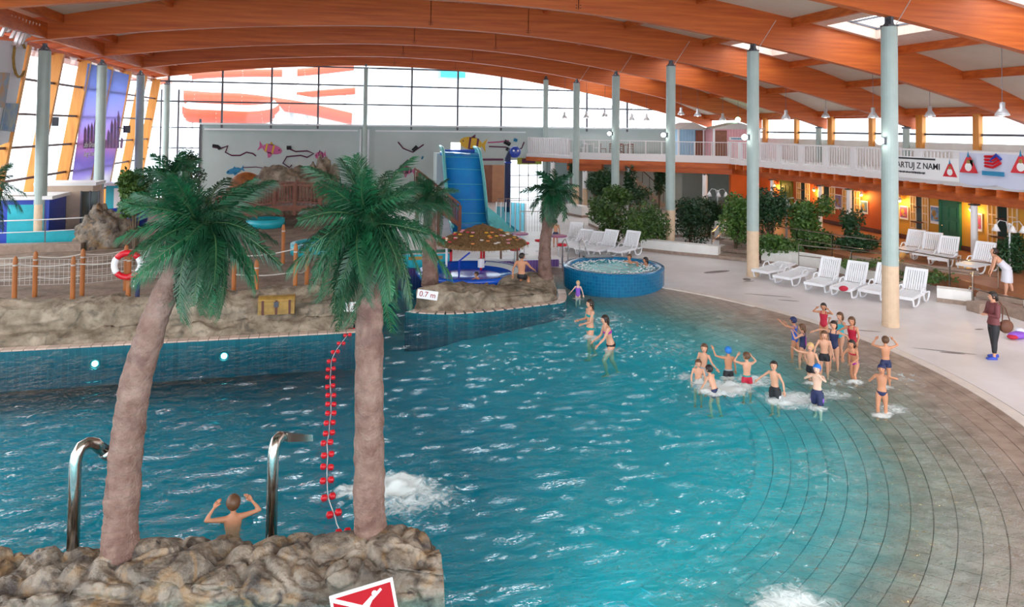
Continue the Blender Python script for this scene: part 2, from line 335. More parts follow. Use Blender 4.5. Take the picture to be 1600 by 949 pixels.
def wf(u, v):
    x = X0+(X1-X0)*u; y = Y0+(Y1-Y0)*v**1.35
    dd = -depth(x, y); k = min(1, max(.12, dd*2.2)); h = wave(x, y)*k
    for (p, s, st) in SPL_GLINT:
        q = (x-p.x)**2+(y-p.y)**2
        if q < s*s: h += .10*st*(1-q/(s*s))*abs(noise.noise(Vector((x*4, y*4, 3))))
    return (x, y, WL+h)
g.grid(wf, NX, NY)
top = len(g.v)
# skirt and bottom well below the floor
b0 = len(g.v); ring = []
idx = lambda i, j: i*(NY+1)+j
ring += [idx(i, 0) for i in range(NX+1)]+[idx(NX, j) for j in range(1, NY+1)]+[idx(i, NY) for i in range(NX-1, -1, -1)]+[idx(0, j) for j in range(NY-1, 0, -1)]
low = [(g.v[i][0], g.v[i][1], -2.4) for i in ring]; g.v += low; n_ = len(ring)
g.f += [(ring[i], b0+i, b0+(i+1) % n_, ring[(i+1) % n_]) for i in range(n_)]+[tuple(b0+i for i in reversed(range(n_)))]
g.m = [0]*len(g.f)
def watermat():
    m = bpy.data.materials.new('pool_water'); m.use_nodes = True; n = m.node_tree.nodes; l = m.node_tree.links; n.remove(n['Principled BSDF'])
    out = n['Material Output']; t = n.new('ShaderNodeBsdfTransparent'); gl = n.new('ShaderNodeBsdfGlossy'); gl.inputs['Roughness'].default_value = .04
    ge = n.new('ShaderNodeNewGeometry')
    n1 = n.new('ShaderNodeTexNoise'); n1.inputs['Scale'].default_value = 3.2; n1.inputs['Detail'].default_value = 4; n1.inputs['Distortion'].default_value = .8
    mp = n.new('ShaderNodeMapping'); mp.inputs['Rotation'].default_value = (0, 0, -.25); mp.inputs['Scale'].default_value = (.95, 2.2, 1)
    l.new(ge.outputs['Position'], mp.inputs[0]); l.new(mp.outputs[0], n1.inputs['Vector'])
    sp = n.new('ShaderNodeSeparateXYZ'); l.new(ge.outputs['Position'], sp.inputs[0])
    cal = n.new('ShaderNodeMapRange'); cal.inputs['From Min'].default_value = -14; cal.inputs['From Max'].default_value = 1; cal.inputs['To Min'].default_value = .22; cal.inputs['To Max'].default_value = 1.
    l.new(sp.outputs['X'], cal.inputs['Value'])
    bp = n.new('ShaderNodeBump'); bp.inputs['Distance'].default_value = .26; l.new(cal.outputs[0], bp.inputs['Strength'])
    n3 = n.new('ShaderNodeTexNoise'); n3.inputs['Scale'].default_value = 8.5; n3.inputs['Detail'].default_value = 2; l.new(mp.outputs[0], n3.inputs['Vector'])
    a3 = n.new('ShaderNodeMath'); a3.operation = 'MULTIPLY_ADD'; a3.inputs[1].default_value = .7; l.new(n3.outputs['Fac'], a3.inputs[0]); l.new(n1.outputs['Fac'], a3.inputs[2]); l.new(a3.outputs[0], bp.inputs['Height'])
    fr = n.new('ShaderNodeFresnel'); fr.inputs[0].default_value = 1.33; l.new(bp.outputs[0], fr.inputs['Normal']); l.new(bp.outputs[0], gl.inputs['Normal'])
    bf = n.new('ShaderNodeMath'); bf.operation = 'SUBTRACT'; bf.inputs[0].default_value = 1; l.new(ge.outputs['Backfacing'], bf.inputs[1]); mu = n.new('ShaderNodeMath'); mu.operation = 'MULTIPLY'; l.new(fr.outputs[0], mu.inputs[0]); l.new(bf.outputs[0], mu.inputs[1]); mx = n.new('ShaderNodeMixShader'); l.new(mu.outputs[0], mx.inputs[0]); l.new(t.outputs[0], mx.inputs[1]); l.new(gl.outputs[0], mx.inputs[2])
    at = n.new('ShaderNodeAttribute'); at.attribute_name = 'foam'  # mask whitens splash foam and also paints glints into the water colour
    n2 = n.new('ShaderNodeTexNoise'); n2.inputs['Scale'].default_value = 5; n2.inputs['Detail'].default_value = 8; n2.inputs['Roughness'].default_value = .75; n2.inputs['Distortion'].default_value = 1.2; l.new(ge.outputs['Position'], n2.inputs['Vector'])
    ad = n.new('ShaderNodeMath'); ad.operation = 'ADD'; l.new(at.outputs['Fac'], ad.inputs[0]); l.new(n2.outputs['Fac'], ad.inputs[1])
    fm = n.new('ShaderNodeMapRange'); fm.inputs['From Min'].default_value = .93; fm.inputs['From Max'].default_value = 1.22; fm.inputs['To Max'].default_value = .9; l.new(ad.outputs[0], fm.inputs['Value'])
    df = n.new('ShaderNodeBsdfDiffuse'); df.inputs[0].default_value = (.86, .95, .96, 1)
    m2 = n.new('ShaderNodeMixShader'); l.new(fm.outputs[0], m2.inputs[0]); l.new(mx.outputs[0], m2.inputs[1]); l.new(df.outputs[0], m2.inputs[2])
    l.new(m2.outputs[0], out.inputs['Surface'])
    va = n.new('ShaderNodeVolumeAbsorption'); va.inputs['Color'].default_value = (.0, .81, .845, 1); va.inputs['Density'].default_value = .85; l.new(va.outputs[0], out.inputs['Volume'])
    return m
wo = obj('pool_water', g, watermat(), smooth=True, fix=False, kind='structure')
wo['label'] = 'rippling turquoise pool water shallowing toward the tiled beach'
fa = wo.data.attributes.new('foam', 'FLOAT', 'POINT'); vals = []  # holds splash foam plus painted glint patches
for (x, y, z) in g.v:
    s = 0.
    for (p, rr, st) in SPL_GLINT:
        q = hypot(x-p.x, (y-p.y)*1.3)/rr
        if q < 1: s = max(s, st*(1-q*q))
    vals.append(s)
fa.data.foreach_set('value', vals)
# deck slab around the pool
poly = [(CX+RB*cos(R(a)), CY_+RB*sin(R(a))) for a in range(-80, 48, 2)]
deckpoly = poly+[(8.6, 28.1), (3.2, 28.6), (3.2, 36), (-17, 36), (-17, 54), (34, 54), (34, -6), (3.5, -6)]
g = MB(); g.prism(deckpoly, -2.6, 0.)
deck = struct('floor', g, 'deck')
g = MB(); cur = [(CX+(RB+.0)*cos(R(a)), CY_+(RB)*sin(R(a))) for a in np.arange(-78, 44, 1.5)]; cin = [(CX+(RB-.28)*cos(R(a)), CY_+(RB-.28)*sin(R(a))) for a in np.arange(-78, 44, 1.5)]
g.prism(cur+cin[::-1], -.05, .015); struct('trim_1', g, 'curb')
g = MB(); cur = [(CX+(RB+.035)*cos(R(a)), CY_+(RB+.035)*sin(R(a))) for a in np.arange(-78, 44, 1.5)]; cin = [(CX+(RB-.01)*cos(R(a)), CY_+(RB-.01)*sin(R(a))) for a in np.arange(-78, 44, 1.5)]
g.prism(cur+cin[::-1], -.05, .004); struct('trim_2', g, 'deckline')
# dark inlaid ornaments on the deck
g = MB()
for px, py, l_, w_, a in ((1120, 425, 1.3, .35, .2), (1170, 440, .5, .12, .1), (1167, 437, .5, .3, 1.), (1200, 462, 1.6, .09, -.55), (1232, 470, .7, .1, -.5), (1475, 549, 1.5, .06, -.6), (1488, 552, .6, .1, -.5), (1530, 515, .3, .1, 0), (1350, 517, .9, .07, -.5)):
    p = Pz(px, py); g.ball((p.x, p.y, .004), (l_/2, w_/2, .004), 12, 4, T=Matrix.Rotation(a, 3, 'Z'))
obj('floor_inlay', g, 'deckline', deck)
# outside ground
g = MB(); g.box((0, 20, -3.2), (400, 400, .4)); struct('floor_outside', g, 'outg')

# ---------------------------------------------------------------- rock walls
def rockmesh(fn, nu, nv, amp, sc, seed):
    g = MB()
    def f2(u, v):
        p = Vector(fn(u, v)); e = 1e-3
        a = Vector(fn(min(1, u+e), v))-Vector(fn(max(0, u-e), v)); b = Vector(fn(u, min(1, v+e)))-Vector(fn(u, max(0, v-e)))
        n = a.cross(b); n = n.normalized() if n.length > 1e-12 else Vector((0, 0, 1))
        q = Vector((p.x*.75, p.y, p.z*1.7))+Vector((ngrid(p, sc*.5, seed+9), ngrid(p, sc*.5, seed+11), ngrid(p, sc*.5, seed+13)))*.55/sc
        r1, r2, r3 = 1-abs(ngrid(q, sc, seed))*2, 1-abs(ngrid(q, sc*2.2, seed+2))*2, 1-abs(ngrid(q, sc*5, seed+4))*2
        d = -(r1**3)*.75-(max(0, r2)**3)*.45-(max(0, r3)**2)*.16+.35+.5*ngrid(p, sc*.6, seed+6)
        return p+n*(abs(amp)*d*(1 if amp > 0 else -1))
    return g.grid(f2, nu, nv)
# left rock wall with the sand plateau behind it
def lw(u, v):
    x = -18+18.5*u
    pr = [(20.5, -.5), (20.52, .0), (20.62, .12), (20.95, .3), (20.9, .62), (21.05, .9), (21.5, 1.05), (22.3, .82)]
    t = v*(len(pr)-1); i = min(int(t), len(pr)-2); q = t-i
    y = pr[i][0]*(1-q)+pr[i+1][0]*q; z = pr[i][1]*(1-q)+pr[i+1][1]*q
    if x > -.9: y += (x+.9)**2*.15; z = z*(1-.1*(x+.9))
    return (x, y, z*.9 if z > 0 else z)
rw_ = rockmesh(lw, 220, 34, -.16, .9, 2)
rwall = struct('wall_pool_left', rw_, 'rock', smooth=True, fix=False)
def rgt(u, v):
    y = 20.55+11*u; pr = [(.55, -.6), (.62, .05), (.5, .35), (.45, .7), (.1, .9), (-.9, .8)]
    t = v*(len(pr)-1); i = min(int(t), len(pr)-2); q = t-i
    return (pr[i][0]*(1-q)+pr[i+1][0]*q+.25*sin(y*.6), y, pr[i][1]*(1-q)+pr[i+1][1]*q)
struct('wall_channel', rockmesh(rgt, 70, 16, .16, .9, 4), 'rock', smooth=True, fix=False)
g = MB(); g.grid(lambda u, v: (-18+18.2*u, 21.9+30*v, .74+.12*fract((u*18, v*30, 0), .5, 3)*min(1, v*6)*max(0, 1-v*1.6)), 90, 120)
struct('floor_sand', g, 'sand', smooth=True, fix=False)
g = MB(); g.box((-8.8, 37.4, -.3), (18, 31, 1.9)); struct('floor_plateau', g, 'sand')
# coping ledge and its tiles
g = MB(); g.box((-8.75, 20.33, -.5), (18.6, .36, .96)); cope = struct('trim_3', g, 'poolwall')
cb = MB(); cb.box((0, 0, 0), (.235, .27, .035)); cme = mesh('coping_tile', cb, 'cope'); fixn(cme)
for i in range(74):
    x = .42-i*.25; put('coping_tile', cme, cope, (x, 20.31, .0), (0, 0, 0))
# island
ip = [Pz(636, 489), Pz(700, 490), Pz(760, 486), Pz(820, 480), Pz(872, 474)]
front = [Vector((2.05, 22.15, 0)), Vector((2.5, 21.85, 0)), Vector((3.2, 21.62, 0)), Vector((4.0, 21.6, 0)), Vector((4.9, 21.72, 0)), Vector((5.8, 21.95, 0)), Vector((6.6, 22.15, 0)), Vector((7.15, 22.35, 0)), Vector((7.4, 22.8, 0)), Vector((7.6, 23.4, 0)), Vector((7.8, 24.2, 0))]
def catm(P, n=8):
    out = []
    for i in range(len(P)-1):
        a, b, c, d = P[max(i-1, 0)], P[i], P[i+1], P[min(i+2, len(P)-1)]
        for k in range(n):
            t = k/n; out.append(.5*((2*b)+(c-a)*t+(2*a-5*b+4*c-d)*t*t+(3*b-a-3*c+d)*t**3))
    return out+[P[-1]]
fc = catm(front, 8); icen = Vector((4.9, 24.2, 0))
def isl(u, v):
    t = u*(len(fc)-1); i = min(int(t), len(fc)-2); p = fc[i].lerp(fc[i+1], t-i)
    n = (icen-p); n.z = 0; n.normalize()
    pr = [(.32, -.6), (.34, .05), (.45, .2), (.5, .42), (.75, .46), (1.3, .50), (2.2, .34), (2.5, -.1)]
    s = v*(len(pr)-1); k = min(int(s), len(pr)-2); q = s-k; a = pr[k][0]*(1-q)+pr[k+1][0]*q; z = pr[k][1]*(1-q)+pr[k+1][1]*q
    a = min(a, (icen-p).length*.96)
    return (p.x+n.x*a, p.y+n.y*a, z+(.14*sin(u*6+1) if z > .3 else 0))
g = rockmesh(isl, 150, 30, -.12, 1.1, 9); island = struct('wall_island', g, 'rock', smooth=True, fix=False)
g = MB(); inner = []
for p in fc:
    n = (icen-p); n.normalize(); inner.append((p.x+n.x*.45, p.y+n.y*.45))
g.prism([(p.x, p.y) for p in fc]+inner[::-1], -1.2, -.02); icope = struct('trim_4', g, 'poolwall')
ln = 0.; last = None; step = 0.
for i in range(len(fc)-1):
    seg = (fc[i+1]-fc[i]).length; step += seg
    if step >= .25:
        step = 0; n = (icen-fc[i]).normalized(); c = fc[i]+n*.14
        put('coping_tile', cme, icope, (c.x, c.y, .0), (0, 0, atan2(fc[i+1].y-fc[i].y, fc[i+1].x-fc[i].x)))
# moat, purple bar wall behind the island
g = MB(); g.box((5.2, 28.3, -.2), (7.2, .35, 1.0)); struct('wall_bar', g, tilemat('purple_mosaic', (.19, .09, .36), (.5, .4, .6), .12))
g = MB(); g.box((5.2, 28.35, .33), (7.3, .6, .06)); struct('trim_5', g, 'whitep')
# foreground rock ledge
def ledge(u, v):
    x = -9+10.35*u
    edge = [(9.05, -1.6), (9.1, -.6), (9.3, -.1), (9.45, .12), (9.8, .22), (10.25, .2), (10.5, .05), (10.6, -.6), (10.6, -1.6)]
    t = v*(len(edge)-1); i = min(int(t), len(edge)-2); q = t-i; q = q*q*(3-2*q)
    y = edge[i][0]*(1-q)+edge[i+1][0]*q; z = edge[i][1]*(1-q)+edge[i+1][1]*q
    y += -.14*(x+2.2)
    if x < -2.2: y = y
    if u > .90: y2 = 9.4-.14*(x+2.2); k = ((u-.90)/.10)**2; y = y*(1-k*.35)+y2*k*.35
    return (x, y, z+.07*sin(x*2.1))
g = rockmesh(ledge, 420, 120, .19, 1.5, 21)
ring = [g.v[420*121+j] for j in range(121)]
g.add(ring, [tuple(range(121))])
ledge_o = struct('wall_ledge', g, 'rockd', smooth=True, fix=False)
# ---------------------------------------------------------------- roof: arched beams, purlins, ceiling, skylights
US = [3.57+7.11*k for k in range(8)]
ARC = [Vector(p) for p in ((-13.2, 8.62, 0), (-11.3, 8.92, 0), (-7.4, 9.42, 0), (-3.5, 9.77, 0), (.75, 10.0, 0), (4, 10.03, 0), (7.66, 9.9, 0), (11.4, 9.56, 0), (15.55, 8.98, 0), (20.9, 8.02, 0), (25, 7.05, 0), (27.5, 6.38, 0), (29.6, 5.75, 0))]
AC = catm(ARC, 5)
def arc_z(v):
    for a, b in zip(AC, AC[1:]):
        if v <= b.x: return a.y+(b.y-a.y)*(v-a.x)/(b.x-a.x)
    return AC[-1].y
def bh(v): return 1.0+.60*max(0, min(1, (v+11)/7))-.16*max(0, min(1, (v-8)/6))-(.5*max(0, (v-24)/5.6) if v > 24 else 0)
for k, u in enumerate(US):
    g = MB(); n = len(AC); w = .15
    for p in AC:
        z0, z1 = p.y, p.y+bh(p.x); g.v += [(p.x, -w, z0), (p.x, w, z0), (p.x, w, z1), (p.x, -w, z1)]
    for i in range(n-1):
        a, b = i*4, i*4+4
        for q in range(4): g.f.append((a+q, a+(q+1) % 4, b+(q+1) % 4, b+q))
    g.f += [(0, 1, 2, 3), tuple((n-1)*4+q for q in range(4))]; g.m = [0]*len(g.f)
    t = thing('arched_beam', f'{ORD[k]} arched orange glulam roof beam counted from the camera end', 'beam', (0, u, 0), 0, 'arched roof beams'); obj('timber', g, 'wood', t)
    g = MB()
    for v in (3.9, 8.4):
        for s in (-1,):
            g.bar((v, s*.14, arc_z(v)+.1), (v, s*.14, arc_z(v)+bh(v)-.1), .03, .02); 
            for z in (.15, .25, bh(v)-.25, bh(v)-.15): g.ball((v-.08, s*.14, arc_z(v)+z), .03, 6, 4); g.ball((v+.08, s*.14, arc_z(v)+z), .03, 6, 4)
    obj('bolt_plate', g, 'brown', t)
PV = [-10.8, -6.8, -2.8, 1.2, 5.2, 9.2, 13.2, 17.3, 22.1, 25.4, 29.0]
ce = MB(); sky_glass = MB(); frame = MB(); bd = MB()
for k in range(-1, 7):
    u0 = US[k]+.13 if k >= 0 else -3.4; u1 = US[k+1]-.13
    for i in range(-1, len(PV)):
        v0 = PV[i] if i >= 0 else -13.2; v1 = PV[i+1] if i+1 < len(PV) else 29.6
        nseg = 4
        if i == 7:   # skylight bay 17.3 .. 22.1
            z = lambda v: arc_z(v)+bh(v)-.12
            a, b = 18.6, 20.9; ya, yb = u0+.25, u1-.25
            for (p, q) in ((17.3, a), (b, 22.1)):
                bd.add([(p, u0, z(p)), (q, u0, z(q)), (q, u1, z(q)), (p, u1, z(p))], [(0, 1, 2, 3)])
            for (ys, ye) in ((u0, ya), (yb, u1)): bd.add([(a, ys, z(a)), (b, ys, z(b)), (b, ye, z(b)), (a, ye, z(a))], [(0, 1, 2, 3)])
            for (p, q) in (((a, ya), (b, ya)), ((b, ya), (b, yb)), ((b, yb), (a, yb)), ((a, yb), (a, ya))):
                bd.add([(p[0], p[1], z(p[0])), (q[0], q[1], z(q[0])), (q[0], q[1], z(q[0])+.55), (p[0], p[1], z(p[0])+.55)], [(0, 1, 2, 3)])
            sky_glass.add([(a, ya, z(a)+.5), (b, ya, z(b)+.5), (b, yb, z(b)+.5), (a, yb, z(a)+.5)], [(0, 1, 2, 3)])
            for q in range(4):
                yy = ya+(yb-ya)*q/3; frame.bar((a, yy, z(a)+.42), (b, yy, z(b)+.42), .07)
            for vv in (a, (a+b)/2, b): frame.bar((vv, ya, z(vv)+.40), (vv, yb, z(vv)+.40), .07)
        else:
            for s in range(nseg):
                p = v0+(v1-v0)*s/nseg; q = v0+(v1-v0)*(s+1)/nseg; z = lambda v: arc_z(v)+bh(v)-.1
                ce.add([(p, u0, z(p)), (q, u0, z(q)), (q, u1, z(q)), (p, u1, z(p))], [(0, 1, 2, 3)])
ceil_o = struct('ceiling', ce, 'ceil', fix=False); struct('ceiling_skylight_boards', bd, 'board', ceil_o, fix=False)
sky_o = struct('window_1', frame, 'mull'); struct('skylight_pane', sky_glass, 'glass', sky_o, fix=False)
pme = {}
for k in range(0, 7):
    for i, v in enumerate(PV):
        u0, u1 = US[k]+.13, US[k+1]-.13; dz = .34
        g = MB(); g.box((0, 0, 0), (.2, u1-u0, dz)); 
        if i not in pme: pme[i] = mesh('purlin', g, 'wood'); fixn(pme[i])
        put('purlin', pme[i], ceil_o, (v, (u0+u1)/2, arc_z(v)+bh(v)-.25))
# roof deck on top keeps the sky out above the ceiling
rf = MB()
for i in range(len(AC)-1):
    a, b = AC[i], AC[i+1]
    if 17.3 < (a.x+b.x)/2 < 22.1: continue
    rf.add([(a.x, -3.4, a.y+bh(a.x)+.02), (b.x, -3.4, b.y+bh(b.x)+.02), (b.x, 53.5, b.y+bh(b.x)+.02), (a.x, 53.5, a.y+bh(a.x)+.02)], [(0, 1, 2, 3)])
struct('roof', rf, 'outw', fix=False)
# edge beams along the left column row and the upstand above the left glass
g = MB(); g.box((-11.4, 25, 9.25), (.24, 57, .62)); struct('trim_6', g, 'wood')
for k in range(7):
    for q in range(3):
        g = MB(); yy = US[k]+7.11*(q+1)/4; g.bar((-13.2, yy, 8.9), (-11.5, yy, 9.15), .14, .28); put('rafter', mesh('rafter', g, 'wood'), ceil_o)
# ---------------------------------------------------------------- columns
def column(x, y, h, lab, z0=0, tan=1.75, rad=.225, stay=1, floodl=False, grp='tall round columns'):
    t = thing('column', lab, 'column', (x, y, z0), 0, grp)
    n = 20
    g = MB(); g.lathe([(0, 0), (rad*1.03, 0), (rad*1.03, .12), (rad, .13), (rad, tan-z0)], n=n); obj('painted_base', g, 'colt', t, smooth=False)
    g = MB(); g.lathe([(rad, tan-z0), (rad, h-z0-.30), (rad*.9, h-z0-.28), (0, h-z0-.28)], n=n); obj('shaft', g, 'colg', t, smooth=False)
    g = MB(); g.box((0, 0, h-z0-.26), (.34, .34, .05)); g.box((0, 0, h-z0-.12), (.1, .26, .26)); g.bar((-.18, 0, h-z0-.26), (0, 0, h-z0), .04); g.bar((.18, 0, h-z0-.26), (0, 0, h-z0), .04); obj('bracket', g, 'steel', t)
    if stay:
        g = MB(); g.tube([(.05, -.16, h-z0-.3), (.9, -.16, h-z0+.95)], .012, 5); obj('stay_rod', g, 'shade', t)
    return t
for k in range(2, 7):
    column(15.6, US[k], 8.97, f'pale grey-green column with tan foot, {ORD[k-2]} from the right in the right-hand row')
for k in range(4, 7):
    column(-11.4, US[k], 8.75, f'pale grey-green column by the left glass wall, {ORD[k-4]} from the left', z0=.7, tan=2.4, stay=0)
column(-11.4, 53.0, 8.6, 'slim grey-green column in the far left corner of the hall', z0=.7, tan=1.2, rad=.2, stay=0)
p = Py(572, 100, 52.7); column(p.x, 52.7, 10.1, 'tall slim grey column in the middle of the far glazing', tan=.6, rad=.16, stay=0)
p = Py(853, 130, 52.7); column(p.x, 52.7, 9.6, 'slim dark grey column against the far glazing above the balcony end', tan=.6, rad=.2, stay=0)
M['flood'] = mat('floodlight_glow', (1, .99, .95), .4, emit=5)
for k, nm in ((2, 'nearest'), (3, 'second'), (4, 'third'), (5, 'fourth'),):
    t = thing('floodlight', f'bright white floodlight clamped on the {nm} column of the right row', 'lamp', (15.6-.42, US[k]-.05, 5.35), 0, 'column floodlights')
    g = MB(); g.lathe([(0, -.03), (.09, -.02), (.11, .04), (.09, .10), (0, .12)], n=14, T=Matrix.Rotation(R(90), 4, 'X')); obj('bulb', g, 'flood', t, smooth=True)
    g = MB(); g.bar((.02, 0, 0), (.22, 0, 0), .04); g.box((.16, 0, 0), (.06, .14, .2)); obj('clamp', g, 'steel', t)
# ---------------------------------------------------------------- far wall
YW = 53.3
g = MB(); xl = Py(313, 200, YW).x; o1, o2 = Py(797, 280, YW).x, Py(850, 280, YW).x; zt = 5.66
g.box(((xl+o1)/2, YW+.15, zt/2), (o1-xl, .3, zt)); g.box(((o2+34)/2, YW+.15, zt/2), (34-o2, .3, zt)); g.box(((o1+o2)/2, YW+.15, (3.2+zt)/2), (o2-o1, .3, zt-3.2))
far = struct('wall_far', g, 'mural')
g = MB(); g.box(((xl+34)/2, YW-.1, zt+.02), (34-xl, .5, .12)); 
for a, b in ((xl, Py(566, 200, YW).x), (Py(580, 200, YW).x, Py(826, 200, YW).x)):
    g.box(((a+b)/2, YW-.12, zt-.36), (b-a-.6, .3, .10)); 
    for k in range(6):
        pass
cx1 = Py(569, 200, YW).x; g.box((cx1-.25, YW-.06, 2.8), (.12, .2, 5.2)); g.box((cx1+.3, YW-.06, 2.8), (.12, .2, 5.2))
struct('trim_7', g, M['outw'])
# far glazing
g = MB(); mz = [6.42, 7.2, 8.5, 9.86] 
mz = [Py(424, 161, YW).z, Py(424, 130.6, YW).z, Py(424, 102, YW).z]
for z in mz: g.box((8, YW, z), (46, .1, .11))
mxs = [Py(px, 170, YW).x for px in (263, 347, 424, 497, 643, 715, 783, 853, 917, 980, 1045)]
for x in mxs: g.box((x, YW, 8), (.13, .12, 5.2))
g.box((xl, YW, 3), (.14, .14, 6)); xs0 = -13.4
for z in (1.2, 2.6, 4.0, 5.4): g.box(((xl+xs0)/2, YW, z), (xl-xs0, .1, .07))
for x in (Py(250, 250, YW).x, Py(277, 250, YW).x): g.box((x, YW, 4), (.09, .12, 8))
fg = struct('window_2', g, 'mull')
pg = MB(); edges = [-14.]+mxs[1:]+[30.]
zs = [5.7]+mz+[11.]
for a, b in zip(edges, edges[1:]):
    for c, d in zip(zs, zs[1:]):
        q = MB(); q.box(((a+b)/2, YW+.03, (c+d)/2), (b-a-.1, .02, d-c-.08)); put('pane', mesh('pane', q, 'glass'), fg)
for a, b in ((-14, xl),):
    for c, d in zip((0, 1.2, 2.6, 4.0), (1.2, 2.6, 4.0, 5.4)):
        q = MB(); q.box(((a+b)/2, YW+.03, (c+d)/2), (b-a-.1, .02, d-c-.08)); put('pane', mesh('pane', q, 'glass'), fg)
g = MB()
for px in (797, 812, 826, 840, 850): g.box((Py(px, 280, YW).x, YW+.1, 1.6), (.07, .1, 3.2))
for z in (.1, 1.1, 2.0, 3.2): g.box(((o1+o2)/2, YW+.1, z), (o2-o1, .1, .07))
dd = struct('door_1', g, 'rail'); q = MB(); q.box(((o1+o2)/2, YW+.12, 1.6), (o2-o1, .02, 3.2)); obj('door_pane', q, 'glass', dd)
# mural creatures painted on the far wall
def onwall(pts, mt, nm='painted_fish', dy=0.):
    g = MB(); P = [Py(px, py, YW-.03-dy) for px, py in pts]; n = len(P)
    g.v = [tuple(p) for p in P]+[(p.x, YW, p.z) for p in P]
    tr = tessellate_polygon([P]); g.f = [tuple(t) for t in tr]+[(i, (i+1) % n, n+(i+1) % n, n+i) for i in range(n)]; g.m = [0]*len(g.f)
    return obj(nm, g, mt, far)
def fish(px, py, L, H, ang, body, fin, stripe, flip=1):
    ca, sa = cos(ang), sin(ang); T = lambda a, b: (px+(a*ca-b*sa)*flip, py+(a*sa+b*ca))
    onwall([T(-L/2*cos(t)*(1 if cos(t) > 0 else .85), H/2*sin(t)) for t in [2*pi*k/16 for k in range(16)]], body)
    onwall([T(L*.38, 0), T(L*.62, -H*.55), T(L*.56, 0), T(L*.62, H*.55)], fin)
    onwall([T(-L*.1, H*.4), T(L*.16, H*.38), T(L*.05, H*1.0), T(-L*.06, H*.8)], fin); onwall([T(-L*.1, -H*.4), T(L*.12, -H*.42), T(L*.1, -H*.75)], stripe)
    for s in (-.12, .2): onwall([T(L*s, -H*.46), T(L*(s+.08), -H*.42), T(L*(s+.08), H*.42), T(L*s, H*.46)], stripe, 'painted_stripe', .02)
    onwall([T(-L*.36+1.1*cos(t), -H*.08+1.1*sin(t)) for t in [pi*k/3 for k in range(6)]], 'black', 'painted_eye', .04)
M['fy'] = mat('mural_yellow', (.62, .38, .03), .6); M['fm'] = mat('mural_magenta', (.50, .10, .26), .6); M['fb'] = mat('mural_blue', (.02, .22, .42), .6); M['fd'] = mat('mural_plum', (.10, .015, .06), .6)
fish(737, 224, 38, 20, .15, 'fy', 'fy', 'fd'); fish(424, 233, 34, 15, -.25, 'fm', 'fm', 'fy', -1); fish(366, 267, 26, 9, -.25, 'fb', 'fb', 'fb'); fish(634, 266, 24, 12, .1, 'fd', 'fm', 'fm'); fish(500, 243, 16, 12, -.2, 'fm', 'fm', 'fd')
def squig(pts, w=.05, mt='fd'):
    g = MB(); g.tube([Py(px, py, YW-.03) for px, py in pts], w, 4); obj('painted_line', g, mt, far)
squig([(333, 230), (345, 232), (356, 228), (352, 238), (362, 243), (375, 243), (385, 238), (395, 240), (400, 244)]); squig([(450, 232), (462, 237), (480, 236), (490, 240), (480, 246), (470, 243), (448, 245), (442, 255), (452, 262), (456, 258)])
squig([(332, 228), (340, 229), (344, 233)], .12, 'black'); squig([(448, 231), (455, 231)], .14, 'black'); squig([(380, 262), (400, 261), (412, 263), (418, 272)], .03)
squig([(622, 222), (630, 232), (645, 238), (662, 226)]); squig([(645, 236), (652, 229)], .14, 'black'); squig([(638, 250), (625, 262)], .06); squig([(659, 246), (661, 247)], .12, 'fb')
squig([(762, 223), (780, 222), (795, 220)], .05, 'fm'); squig([(764, 229), (790, 230), (800, 235), (815, 232), (819, 222)], .05); squig([(788, 221), (797, 226)], .16, 'black'); squig([(791, 232), (795, 234)], .14, 'black'); squig([(803, 218), (808, 220)], .12, 'fb'); squig([(804, 232), (807, 236)], .12, 'fd')
# green notice over the glass doors, brown doors
onw = lambda a, b, c, d, mt, nm='notice', th=.1: obj(nm, MB().box(((Py(a, 270, YW-.1).x+Py(c, 270, YW-.1).x)/2, YW-.1, (Py(a, b, YW-.1).z+Py(a, d, YW-.1).z)/2), (abs(Py(c, 270, YW-.1).x-Py(a, 270, YW-.1).x), th, abs(Py(a, b, YW-.1).z-Py(a, d, YW-.1).z))), mt, far)
M['olive'] = mat('olive_notice', (.30, .32, .02), .5); M['dbrown'] = mat('brown_door', (.24, .09, .05), .5, var=.15); M['lbrown'] = mat('tan_door', (.48, .23, .12), .5, var=.1)
onw(808, 247, 846, 257, 'olive'); onw(815, 248, 836, 255, 'fd', 'notice_panel', .13)
onw(751, 258, 769, 320, 'dbrown', 'door_leaf'); onw(769, 258, 788, 320, 'lbrown', 'door_leaf'); onw(748, 248, 786, 251, 'fd', 'lettering_strip')
onw(1000, 262, 1150, 320, 'mural', 'wall_panel')
# dark plant recess wall under the balcony
g = MB(); g.box((21, 50.5, 1.6), (9, .3, 3.2)); struct('wall_under_balcony', g, M['mural']); g = MB(); g.box((29.4, 48.0, 1.75), (.2, 11, 3.5)); struct('wall_passage', g, M['mural'])

# ---------------------------------------------------------------- left sloped glass wall
def lx(z): return -12.15-.15*(8.6-z)-.0
g = MB(); 
ups = [US[0]+3.555*k for k in range(15)]
def slat(y, w, x0=0): return ((lx(8.7)+x0, y, 8.7), (lx(.6)+x0, y, .6))
lwst = bpy.data.objects.new('wall_left', None); COL.objects.link(lwst); lwst['kind'] = 'structure'
for k, y in enumerate(ups):
    a, b = slat(y, .2); g = MB(); g.bar(a, b, .24 if k % 2 == 0 else .2, .5); put('slanted_post', mesh('slanted_post', g, 'wood2'), lwst)
g = MB()
for z in (7.35, 5.95, 4.6, 3.25, 1.9): g.bar((lx(z)+.1, 0, z), (lx(z)+.1, 53.3, z), .08, .1)
for k, y in enumerate(ups[:-1]): g.bar((lx(8.7)+.05, y+.28, 8.7), (lx(.6)+.05, y+.28, .6), .06)
obj('transom', g, 'brown', lwst)
